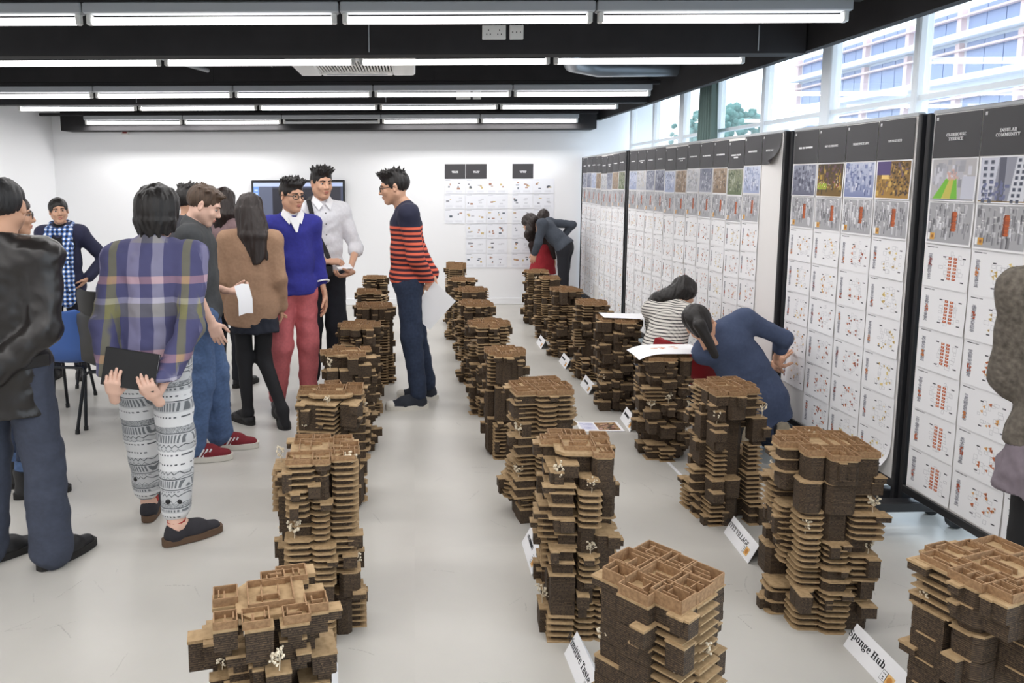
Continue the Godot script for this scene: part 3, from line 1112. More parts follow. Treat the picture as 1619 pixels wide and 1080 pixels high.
func text_part(txt: String, size: float, depth: float, m: Material, parent: Node, at: Vector3, basis := Basis(), called := "lettering", bold := true) -> MeshInstance3D:
	var tm := TextMesh.new()
	tm.text = txt
	var ft := SystemFont.new()
	ft.font_names = PackedStringArray(["Droid Serif"])
	ft.font_weight = 700 if bold else 400
	tm.font = ft
	tm.font_size = 32
	tm.pixel_size = size / 32.0
	tm.depth = depth
	tm.curve_step = 2.0
	tm.line_spacing = -6.0
	tm.horizontal_alignment = HORIZONTAL_ALIGNMENT_CENTER
	var o := part(called, tm, parent, m)
	o.transform = Transform3D(basis, at)
	return o

# runs of tiny marks, where the photograph shows print too small to read
func marks(mb: MB, c: Vector3, w: float, h: float, rng: RandomNumberGenerator) -> void:
	var x := -w * 0.5
	while x < w * 0.5:
		var q := rng.randf_range(0.004, 0.007)
		mb.box(c + Vector3(x + q * 0.5, rng.randf_range(-0.0006, 0.0006), 0), Vector3(q, h * rng.randf_range(0.8, 1.0), 0.0006))
		x += q + 0.0012
		if rng.randf() < 0.12:
			x += 0.005

func build_boards() -> void:
	var rng := RandomNumberGenerator.new()
	rng.seed = 400
	var plan_rows := 17
	var im := Image.create(2048, plan_rows * AH, false, Image.FORMAT_RGB8)
	im.fill(Color.WHITE)
	for k in AC * plan_rows:
		paint_plan(im, k, rng, (k / 9) % 4)
	for k in 6:
		paint_plan(im, k, rng, 4)
	var plan_mat := img_mat(im, 0.7)
	var pic_rows := 6
	var im2 := Image.create(2048, pic_rows * AH, false, Image.FORMAT_RGB8)
	im2.fill(Color.WHITE)
	for k in 36:
		var kk: int = [0, 1, 2, 3, 9, 10][k] if k < 6 else [4, 5, 6, 7, 8, 4, 5, 0, 8, 6][k % 10]
		paint_render(im2, (k % AC) * AW, (k / AC) * AH, kk, rng)
	for k in range(36, 72):
		paint_aerial(im2, (k % AC) * AW, (k / AC) * AH, rng)
	# soften the pictures like prints of renderings
	var soft: Image = im2.duplicate()
	soft.resize(1024, pic_rows * AH / 2, Image.INTERPOLATE_BILINEAR)
	soft.resize(2048, pic_rows * AH, Image.INTERPOLATE_CUBIC)
	var pic_mat := img_mat(soft, 0.6)
	M.header = mat(hexc(58, 57, 60), 0.55)
	M.print_white = mat(hexc(232, 232, 234), 0.7)
	M.board = mat(hexc(232, 230, 228), 0.7)
	M.board_frame = mat(hexc(30, 30, 33), 0.45)
	# name, far end (x, depth), near end, columns, first column offset, titles
	var B := [
		{"n": "farthest pinboard", "a": Vector2(2.25, 10.2), "b": Vector2(2.205, 7.93), "cols": 8, "sheet": 0.275},
		{"n": "long pinboard", "a": Vector2(2.2, 7.84), "b": Vector2(2.32, 4.8), "cols": 12, "sheet": 0.275},
		{"n": "four-column pinboard", "a": Vector2(2.345, 4.77), "b": Vector2(2.362, 3.59), "cols": 4, "sheet": 0.275},
		{"n": "nearest pinboard", "a": Vector2(2.378, 3.555), "b": Vector2(2.42, 2.1), "cols": 3, "sheet": 0.275},
	]
	var titles := {2: ["", "SKY CLUBHOUSE", "PRIMITIVE TASTE", "SPONGE HUB"], 3: ["CLUBHOUSE\nTERRACE", "INSULAR\nCOMMUNITY", ""], 1: ["", "", "", "", "", "", "", "", "", "", "", "BUFFET VILLAGE"]}
	var plan_k := 6
	var pic_k := 6
	var aer_k := 36
	for bi in B.size():
		var b: Dictionary = B[bi]
		var a: Vector2 = b.a
		var e: Vector2 = b.b
		var along := Vector3(e.x - a.x, 0, -(e.y - a.y))
		var ln := along.length()
		along = along.normalized()
		var nrm := Vector3(-along.z, 0, along.x)
		if nrm.x > 0:
			nrm = -nrm
		var bas := Basis(along, Vector3.UP, along.cross(Vector3.UP))
		# local frame: x runs towards the camera along the board, z faces the room
		if bas.z.dot(nrm) < 0:
			bas = Basis(along, Vector3.UP, nrm)
		var root := thing("pinboard", "white mobile pinboard on a black frame, the %s beside the windows" % b.n, "pinboard", Vector3(a.x, 0, -a.y), 0.0, "pinboards")
		root.transform = Transform3D(bas, Vector3(a.x, 0, -a.y))
		var top := 1.98
		var bm := MB.new()
		bm.cbox(Vector3(ln * 0.5, (top + 0.2) * 0.5, -0.02), Vector3(ln - 0.05, top - 0.2, 0.03), 0.004)
		part("panel", bm.mesh(M.board), root)
		for px in [0.0, ln]:
			var pm := MB.new()
			pm.cbox(Vector3(px, 1.03, -0.02), Vector3(0.026, 1.9, 0.05), 0.004)
			part("post", pm.mesh(M.board_frame), root)
		var rl := MB.new()
		rl.cbox(Vector3(ln * 0.5, top, -0.02), Vector3(ln - 0.04, 0.02, 0.036), 0.004)
		part("top_rail", rl.mesh(M.grey_metal), root)
		var feet := [0.06, ln - 0.06]
		if ln > 2.0:
			feet.append(ln * 0.5)
		for px in feet:
			var fm := MB.new()
			fm.cbox(Vector3(px, 0.12, -0.02), Vector3(0.06, 0.05, 0.5), 0.006)
			var foot := part("foot_bar", fm.mesh(M.board_frame), root)
			for sg in [-1.0, 1.0]:
				var wm := MB.new()
				wm.tube([Vector3(px - 0.014, 0.045, -0.02 + sg * 0.22), Vector3(px + 0.014, 0.045, -0.02 + sg * 0.22)], 0.045, 16)
				wm.tube([Vector3(px, 0.05, -0.02 + sg * 0.22), Vector3(px, 0.1, -0.02 + sg * 0.22)], 0.01, 8)
				part("caster", wm.mesh(M.black_plastic), foot)
		var bar := MB.new()
		bar.cbox(Vector3(ln * 0.5, 0.185, -0.02), Vector3(ln, 0.04, 0.045), 0.004)
		part("lower_bar", bar.mesh(M.board_frame), root)
		# sheets
		var cols: int = b.cols
		var x0 := 0.035
		var pitch := (ln - 0.07) / cols
		if bi == 3:
			pitch = 0.285
		var sw := minf(pitch - 0.006, 0.279)
		for c in cols:
			var xc := x0 + pitch * (c + 0.5)
			var jog := rng.randf_range(-0.004, 0.004) if bi < 2 else 0.0
			if bi < 2 and c in [4, 5, 9]:
				jog -= 0.012
			var tt: String = titles.get(bi, [])[c] if titles.has(bi) and c < titles[bi].size() else ""
			var where := "%s column of the %s" % [ordinal(c), b.n]
			if tt != "" and not (bi == 2 and c == 2):
				where = "%s column" % tt.replace("\n", " ").capitalize()
			for r in 9:
				if bi == 1 and c == 11 and r > 0:
					continue
				if bi == 2 and c == 0 and r > 7:
					continue
				if bi == 0 and c == 3 and r > 7:
					continue
				var lab := ""
				var m: ArrayMesh
				var curl := rng.randf_range(0.001, 0.006)
				var corner := 0.0
				if r == 0:
					if bi == 1 and c == 11:
						corner = 0.07
					m = sheet_mesh(sw, 0.194, M.header, [Vector2.ZERO, Vector2.ONE], curl * 0.4, corner, rng)
					lab = ("dark grey title sheet reading %s" % tt.replace("\n", " ")) if tt != "" and not (bi == 2 and c == 2) else "dark grey title sheet heading the %s" % where
				elif r == 1:
					var pk := pic_k
					if bi == 2:
						pk = c
					elif bi == 3:
						pk = 4 + c if c < 2 else 8
					else:
						pic_k += 1
						if pic_k > 34:
							pic_k = 6
					m = sheet_mesh(sw, 0.192, pic_mat, uvrect(pk, pic_rows), curl, 0, rng)
					lab = "colour picture sheet just under the title of the %s" % where
				elif r == 2:
					m = sheet_mesh(sw, 0.192, pic_mat, uvrect(aer_k, pic_rows), curl, 0, rng)
					aer_k = aer_k + 1 if aer_k < 70 else 36
					lab = "grey city picture with orange tower, third row of the %s" % where
				else:
					var k := plan_k
					if bi == 3 and c == 0:
						k = r - 3
					else:
						plan_k = plan_k + 1 if plan_k < AC * plan_rows - 1 else 6
					if bi == 2 and c == 3 and r == 8:
						corner = 0.06
					m = sheet_mesh(sw, 0.194, plan_mat, uvrect(k, plan_rows), curl, corner, rng)
					lab = "white floor plan, %s row of the %s" % [ordinal(r), where]
				var y := top - 0.012 - 0.097 - r * 0.1945 + jog + rng.randf_range(-0.0015, 0.0015)
				var o := top_mesh("poster_sheet" if r < 3 else "plan_sheet", m)
				o.transform = Transform3D(bas, root.position + bas * Vector3(xc + rng.randf_range(-0.001, 0.001), y, -0.003))
				if r == 0:
					# title lettering lies on the sheet
					if tt != "":
						text_part(tt, 0.0185 if bi == 3 else 0.0155, 0.001, M.print_white, o, Vector3(0, -0.006, 0.0055))
					else:
						var mk := MB.new()
						marks(mk, Vector3(0, -0.004, 0.0058), sw * rng.randf_range(0.4, 0.62), 0.012, rng)
						if c % 4 == 1:
							marks(mk, Vector3(0, -0.021, 0.0058), sw * 0.25, 0.012, rng)
						part("lettering", mk.mesh(M.print_white), o).set_meta("kind", "stuff")
					var lg := MB.new()
					lg.box(Vector3(-sw * 0.5 + 0.018, 0.083, 0.0035), Vector3(0.012, 0.004, 0.0006))
					lg.box(Vector3(-sw * 0.5 + 0.0145, 0.076, 0.0035), Vector3(0.004, 0.01, 0.0006))
					lg.box(Vector3(-sw * 0.5 + 0.0215, 0.076, 0.0035), Vector3(0.004, 0.01, 0.0006))
					part("emblem", lg.mesh(M.print_white), o)
				tag(o, lab, "poster", "sheets pinned on the boards")
	build_wall_sheets(rng)

func build_wall_sheets(rng: RandomNumberGenerator) -> void:
	# pale study sheets on the back wall
	var im := Image.create(AW * 6, AH * 4, false, Image.FORMAT_RGB8)
	for k in 24:
		var ox := (k % 6) * AW
		var oy := (k / 6) * AH
		blot(im, ox, oy, AW, AH, hexc(232, 234, 240))
		blot(im, ox + 8, oy + 8, 40, 3, hexc(150, 152, 160))
		for half in 2:
			var hx := ox + 10 + half * 80
			for q in rng.randi_range(2, 4):
				var px := hx + rng.randi_range(0, 36)
				var py := oy + 26 + rng.randi_range(0, 46)
				var g := rng.randi_range(70, 200)
				if k % 3 != 1 or half == 0:
					blot(im, px, py, rng.randi_range(8, 26), rng.randi_range(6, 16), [hexc(g, g, g + 8), hexc(200, 180, 130), hexc(90, 100, 110), hexc(170, 130, 110)][rng.randi_range(0, 3)])
				else:
					for l in 4:
						blot(im, px, py + l * 3, 26, 1, hexc(170, 172, 178))
			for l in 4:
				blot(im, hx, oy + 92 + l * 4, 56, 1, hexc(186, 188, 196))
	var m_ := img_mat(im, 0.75)
	var sw := 0.278
	var sh := 0.196
	# columns: x of the centre, first row, number of rows, title?
	var cols := [[0.559, 0, 3, true], [0.845, 0, 6, true], [1.131, 0, 6, false], [1.468, 0, 6, true], [1.752, 0, 6, false]]
	var k := 0
	for c in cols.size():
		var cc: Array = cols[c]
		var nm := "%s back-wall column" % ordinal(c)
		for r in range(-1, cc[2]):
			if r == -1 and not cc[3]:
				continue
			var y: float = 1.805 - (r + 1) * 0.2
			var m: ArrayMesh
			if r == -1:
				m = sheet_mesh(sw, sh, M.header, [Vector2.ZERO, Vector2.ONE], 0.001, 0, rng)
			else:
				var ux := (k % 6) * AW
				var uy := ((k / 6) % 4) * AH
				m = sheet_mesh(sw, sh, m_, [Vector2((ux + 0.5) / (AW * 6.0), (uy + 0.5) / (AH * 4.0)), Vector2((ux + AW - 0.5) / (AW * 6.0), (uy + AH - 0.5) / (AH * 4.0))], 0.002, 0, rng)
				k += 1
			var o := top_mesh("poster_sheet" if r == -1 else "study_sheet", m, Vector3(cc[0], y, -10.259))
			if r == -1:
				var mk := MB.new()
				marks(mk, Vector3(0, 0.0, 0.0045), sw * 0.3, 0.012, rng)
				marks(mk, Vector3(0, -0.015, 0.0045), sw * 0.26, 0.012, rng)
				part("lettering", mk.mesh(M.print_white), o).set_meta("kind", "stuff")
				tag(o, "dark grey title sheet topping the %s" % nm, "poster", "title sheets on the back wall")
			else:
				tag(o, "pale study sheet, %s row of the %s" % [ordinal(r), nm], "poster", "study sheets on the back wall")

# ---------------------------------------------------------------- people
var head_mesh := {}
var hand_mesh := {}
var shoe_mesh := {}
var folds := FastNoiseLite.new()

func append_mesh(to: MB, from: MB, xf: Transform3D) -> void:
	var base := to.v.size()
	var nb := xf.basis.inverse().transposed()
	for i in from.v.size():
		to.v.append(xf * from.v[i])
		to.n.append((nb * from.n[i]).normalized())
		to.t.append(from.t[i])
	var flip := xf.basis.determinant() < 0.0
	for k in range(0, from.ix.size(), 3):
		if flip:
			to.ix.append_array([base + from.ix[k], base + from.ix[k + 2], base + from.ix[k + 1]])
		else:
			to.ix.append_array([base + from.ix[k], base + from.ix[k + 1], base + from.ix[k + 2]])

# head in its own frame: face along +z, crown at y = 0.115, chin at -0.115
func make_head(kind: String) -> MB:
	if head_mesh.has(kind):
		return head_mesh[kind]
	var j := 1.0 if kind == "man" else 0.92
	var F := Fld.new(Vector3(-0.11, -0.16, -0.14), Vector3(0.11, 0.14, 0.15), 0.0048)
	F.blob(Vector3(0, 0.03, -0.014), Vector3(0.075, 0.086, 0.096), 0.02)
	F.blob(Vector3(0, -0.035, 0.028), Vector3(0.06 * j, 0.07, 0.066), 0.03)
	F.cap(Vector3(-0.045 * j, -0.05, 0.0), Vector3(-0.014, -0.095, 0.055), 0.03, 0.019, 0.025)
	F.cap(Vector3(0.045 * j, -0.05, 0.0), Vector3(0.014, -0.095, 0.055), 0.03, 0.019, 0.025)
	F.blob(Vector3(0, -0.096, 0.066), Vector3(0.022, 0.017, 0.018), 0.02)
	F.blob(Vector3(0, 0.024, 0.078), Vector3(0.048, 0.011, 0.012), 0.02)
	F.blob(Vector3(-0.036, -0.028, 0.068), Vector3(0.02, 0.018, 0.016), 0.02)
	F.blob(Vector3(0.036, -0.028, 0.068), Vector3(0.02, 0.018, 0.016), 0.02)
	for sg in [-1.0, 1.0]:
		F.blob(Vector3(sg * 0.03, 0.002, 0.096), Vector3(0.016, 0.012, 0.014), 0.012, Basis(), true)
	F.cap(Vector3(0, 0.008, 0.086), Vector3(0, -0.03, 0.107), 0.008, 0.0115, 0.014)
	F.blob(Vector3(-0.011, -0.034, 0.095), Vector3(0.009, 0.008, 0.01), 0.008)
	F.blob(Vector3(0.011, -0.034, 0.095), Vector3(0.009, 0.008, 0.01), 0.008)
	F.blob(Vector3(0, -0.06, 0.086), Vector3(0.022, 0.006, 0.011), 0.008)
	F.blob(Vector3(0, -0.071, 0.084), Vector3(0.018, 0.006, 0.011), 0.008)
	for sg in [-1.0, 1.0]:
		F.blob(Vector3(sg * 0.077, -0.005, -0.008), Vector3(0.009, 0.031, 0.018), 0.006, Basis(Vector3.UP, sg * 0.35) * Basis(Vector3.RIGHT, -0.15))
		F.blob(Vector3(sg * 0.087, -0.003, -0.004), Vector3(0.006, 0.018, 0.01), 0.006, Basis(), true)
	F.cap(Vector3(0, -0.06, -0.02), Vector3(0, -0.15, -0.03), 0.05 * j, 0.052 * j, 0.03)
	var mb := MB.new()
	F.add_to(mb)
	head_mesh[kind] = mb
	return mb

# hand: wrist at origin, fingers along +y, palm faces +z, thumb on +x
func make_hand(kind: String) -> MB:
	if hand_mesh.has(kind):
		return hand_mesh[kind]
	var curl: float = {"relaxed": 0.35, "grip": 0.95, "flat": 0.1, "hold": 0.6}[kind]
	var F := Fld.new(Vector3(-0.07, -0.05, -0.035), Vector3(0.1, 0.2, 0.11), 0.0038)
	F.cap(Vector3(0, -0.03, 0), Vector3(0, 0.02, 0), 0.026, 0.028, 0.02, Vector3(0, 0, 1), 1.4)
	F.cap(Vector3(0.02, 0.03, 0), Vector3(0.024, 0.078, 0), 0.019, 0.017, 0.015, Vector3(0, 0, 1), 1.25)
	F.cap(Vector3(-0.018, 0.03, 0), Vector3(-0.024, 0.074, 0), 0.02, 0.016, 0.015, Vector3(0, 0, 1), 1.25)
	F.cap(Vector3(0, 0.03, 0), Vector3(0, 0.08, 0), 0.02, 0.016, 0.015, Vector3(0, 0, 1), 1.25)
	var lens := [0.07, 0.079, 0.073, 0.057]
	for i in 4:
		var x: float = [0.03, 0.0105, -0.0095, -0.0285][i]
		var p := Vector3(x * 0.95, [0.086, 0.09, 0.086, 0.076][i], 0.0)
		var ang: float = curl * (0.8 + 0.12 * i)
		var spread: float = [0.06, 0.02, -0.03, -0.09][i]
		var r := 0.0092
		for s in 3:
			var l: float = lens[i] * [0.46, 0.3, 0.24][s]
			var dir := Vector3(spread, cos(ang), sin(ang)).normalized()
			F.cap(p, p + dir * l, r, r - 0.0011, 0.004)
			p += dir * l
			r -= 0.0008
			ang += curl * [1.0, 0.75, 0.5][s]
	var tp := Vector3(0.026, 0.022, 0.004)
	var td := Vector3(0.75, 0.6, 0.25 + curl * 0.5).normalized()
	F.cap(tp, tp + td * 0.038, 0.0145, 0.011, 0.012)
	tp += td * 0.038
	td = Vector3(0.35 - curl * 0.3, 0.85, 0.2 + curl * 0.5).normalized()
	F.cap(tp, tp + td * 0.03, 0.0108, 0.0095, 0.006)
	tp += td * 0.03
	F.cap(tp, tp + td * 0.022, 0.0098, 0.008, 0.005)
	var mb := MB.new()
	F.add_to(mb)
	hand_mesh[kind] = mb
	return mb

# shoe: heel at origin, toe along +z, ground at y = 0
func make_shoe(kind: String) -> Array:
	if shoe_mesh.has(kind):
		return shoe_mesh[kind]
	var F := Fld.new(Vector3(-0.07, 0.0, -0.06), Vector3(0.07, 0.22, 0.27), 0.006)
	var up := Vector3.UP
	F.cap(Vector3(0, 0.04, 0.0), Vector3(0, 0.038, 0.12), 0.04, 0.042, 0.03, up, 0.95)
	F.cap(Vector3(0.002, 0.036, 0.12), Vector3(0, 0.03, 0.205), 0.045, 0.036, 0.03, up, 1.15)
	match kind:
		"boot":
			F.cap(Vector3(0, 0.05, 0.01), Vector3(0, 0.16, 0.0), 0.042, 0.046, 0.03)
			F.cut(Vector3.UP, Vector3(0, 0.17, 0))
		"flat":
			F.cap(Vector3(0, 0.04, 0.0), Vector3(0, 0.055, 0.02), 0.036, 0.034, 0.03)
			F.cut(Vector3(0, 1, 0), Vector3(0, 0.068, 0))
		_:
			F.cap(Vector3(0, 0.05, 0.02), Vector3(0, 0.078, 0.012), 0.04, 0.037, 0.03)
			F.cap(Vector3(0, 0.08, 0.05), Vector3(0, 0.055, 0.13), 0.03, 0.03, 0.03)
			F.cut(Vector3(0, 1, 0), Vector3(0, 0.1, 0))
	F.cut(Vector3.DOWN, Vector3(0, 0.018, 0))
	var mb := MB.new()
	F.add_to(mb)
	var so := MB.new()
	var poly := PackedVector2Array()
	for k in 28:
		var a := TAU * k / 28.0
		var z := 0.1 + sin(a) * 0.152
		var w := 0.051 * pow(absf(cos(a)), 0.6) * (1.0 if z > 0.08 else 0.92)
		poly.append(Vector2(signf(cos(a)) * w, z))
	so.prism(poly, 0.0, 0.032)
	shoe_mesh[kind] = [mb, so]
	return shoe_mesh[kind]

func stand(H: float, g := 1.0) -> Dictionary:
	var s := H / 1.72
	var P := {"g": g, "s": s, "pel": Vector3(0, 0.95, 0) * s, "chest": Vector3(0, 1.27, -0.005) * s, "neck": Vector3(0, 1.455, -0.02) * s, "head": Vector3(0, 1.6, 0.02) * s, "hb": Basis(),
		"sh": [Vector3(-0.168 * g, 1.385, -0.02) * s, Vector3(0.168 * g, 1.385, -0.02) * s], "el": [Vector3(-0.215 * g, 1.09, -0.04) * s, Vector3(0.215 * g, 1.09, -0.04) * s], "wr": [Vector3(-0.215 * g, 0.85, 0.05) * s, Vector3(0.215 * g, 0.85, 0.05) * s],
		"hip": [Vector3(-0.085, 0.9, 0) * s, Vector3(0.085, 0.9, 0) * s], "kn": [Vector3(-0.1, 0.5, 0.02) * s, Vector3(0.1, 0.5, 0.02) * s], "an": [Vector3(-0.105, 0.085, -0.02) * s, Vector3(0.105, 0.085, -0.02) * s],
		"toe": [Vector3(-0.25, 0, 1), Vector3(0.25, 0, 1)], "hd": [Vector3(0, -1, 0.15), Vector3(0, -1, 0.15)], "hp": [Vector3(1, 0, -0.2), Vector3(-1, 0, -0.2)], "hk": ["relaxed", "relaxed"], "fup": [Vector3.UP, Vector3.UP]}
	return P

func bounds(pts: Array, m: float) -> Array:
	var lo: Vector3 = pts[0]
	var hi: Vector3 = pts[0]
	for p in pts:
		lo = lo.min(p)
		hi = hi.max(p)
	return [lo - Vector3.ONE * m, hi + Vector3.ONE * m]

func torso(F: Fld, P: Dictionary, t: float, bust := 0.0) -> void:
	var g: float = P.g
	var s: float = P.s
	var side: Vector3 = (P.sh[1] - P.sh[0]).normalized()
	var pel: Vector3 = P.pel
	var chest: Vector3 = P.chest
	var neck: Vector3 = P.neck
	var u := t * 0.75
	F.cap(pel, pel.lerp(chest, 0.55), (0.1 * g + u) * s, (0.09 * g + u) * s, 0.06, side, 0.74)
	F.cap(pel.lerp(chest, 0.5), chest.lerp(neck, 0.22), (0.094 * g + u) * s, (0.104 * g + u) * s, 0.06, side, 0.72)
	for i in 2:
		F.cap(chest.lerp(neck, 0.92), P.sh[i], (0.042 * g + u) * s, (0.048 * g + u) * s, 0.05)
		F.cap(chest.lerp(neck, 0.4), P.sh[i], (0.066 * g + u) * s, (0.05 * g + u) * s, 0.05)
		F.cap(pel, P.hip[i], (0.092 * g + u) * s, (0.088 * g + u) * s, 0.05)
	if bust > 0.0:
		var fwd := side.cross(neck - chest).normalized()
		for i in 2:
			var sg := -1.0 if i == 0 else 1.0
			F.blob(chest + fwd * 0.085 * s + side * sg * 0.07 * s, Vector3.ONE * bust, 0.05)

func arm(F: Fld, P: Dictionary, i: int, t: float, frac: float, cuff := 0.0) -> void:
	var g: float = P.g
	var s: float = P.s
	var el: Vector3 = P.el[i]
	F.cap(P.sh[i], el, (0.048 * g + t * 0.8) * s, (0.039 * g + t * 0.8) * s, 0.035)
	if frac > 0.0:
		F.cap(el, el.lerp(P.wr[i], frac), (0.038 * g + t * 0.8) * s, (0.032 - 0.006 * frac + cuff) * g * s + t * 0.8 * s, 0.025)

func leg(F: Fld, P: Dictionary, i: int, t: float, rk: float, ra: float, frac := 1.0) -> void:
	var g: float = P.g
	var s: float = P.s
	var kn: Vector3 = P.kn[i]
	F.cap(P.hip[i], kn, (0.085 * g + t) * s, rk * s, 0.04)
	F.cap(kn, kn.lerp(P.an[i], frac), rk * s, ra * s, 0.03)

func garment(root: Node3D, called: String, F: Fld, m: Material, fold := 0.004) -> MeshInstance3D:
	var mb := MB.new()
	F.add_to(mb, folds, fold)
	mb.renormal()
	return part(called, mb.mesh(m), root)

func shirt(root: Node3D, called: String, P: Dictionary, m: Material, o := {}) -> MeshInstance3D:
	var t: float = o.get("t", 0.012)
	var pts := [P.pel, P.chest, P.neck, P.sh[0], P.sh[1], P.el[0], P.el[1], P.wr[0], P.wr[1], P.hip[0], P.hip[1]]
	var hem: float = o.get("hem", 0.06)
	pts.append(P.pel - (P.chest - P.pel).normalized() * (hem + 0.05))
	var bd := bounds(pts, 0.22)
	var F := Fld.new(bd[0], bd[1], o.get("cell", 0.0115))
	torso(F, P, t, o.get("bust", 0.0))
	var down: Vector3 = o.get("down", -(P.chest - P.pel).normalized())
	var side: Vector3 = (P.sh[1] - P.sh[0]).normalized()
	F.cap(P.pel, P.pel + down * hem, (0.1 * P.g + t * 0.75) * P.s, (0.1 * P.g + t * 0.75 + o.get("flare", 0.0)) * P.s, 0.05, side, 0.74)
	if o.has("aline"):
		F.cap(P.chest, P.pel + down * hem, (0.1 * P.g + t * 0.75) * P.s, o.aline * P.s, 0.06, side, 0.78)
	for i in 2:
		var fr: Array = o.get("sleeve", [0.93, 0.93])
		if fr[i] >= 0.0:
			arm(F, P, i, t + o.get("loose", 0.0), fr[i], o.get("cuff", 0.004))
	F.cut(down, P.pel + down * hem)
	if o.has("collar"):
		F.cap(P.neck + (P.head - P.neck) * -0.1, P.neck.lerp(P.head, o.collar), (0.056 * P.g + t * 0.6) * P.s, (0.054 * P.g + t * 0.6) * P.s, 0.03)
		var nd: Vector3 = (P.head - P.neck).normalized()
		F.cut(nd, P.neck.lerp(P.head, o.collar))
	return garment(root, called, F, m, o.get("fold", 0.005))

func trousers(root: Node3D, called: String, P: Dictionary, m: Material, o := {}) -> MeshInstance3D:
	var t: float = o.get("t", 0.008)
	var fr: float = o.get("len", 0.97)
	var pts := [P.pel, P.hip[0], P.hip[1], P.kn[0], P.kn[1], P.an[0], P.an[1], P.pel.lerp(P.chest, 0.2)]
	var bd := bounds(pts, 0.2)
	var F := Fld.new(bd[0], bd[1], o.get("cell", 0.0115))
	var side: Vector3 = (P.hip[1] - P.hip[0]).normalized()
	F.cap(P.pel.lerp(P.chest, 0.12), P.pel, (0.096 * P.g + t) * P.s, (0.1 * P.g + t) * P.s, 0.04, side, 0.74)
	for i in 2:
		F.cap(P.pel, P.hip[i], (0.094 * P.g + t) * P.s, (0.09 * P.g + t) * P.s, 0.05)
		leg(F, P, i, t, o.get("knee", 0.068), o.get("hemr", 0.062), fr)
	if o.get("feet", false):
		for i in 2:
			F.cap(P.an[i], P.an[i] + (P.toe[i] as Vector3).normalized() * 0.125 * P.s - (P.fup[i] as Vector3).normalized() * 0.036, 0.04, 0.029, 0.03)
	return garment(root, called, F, m, o.get("fold", 0.005))

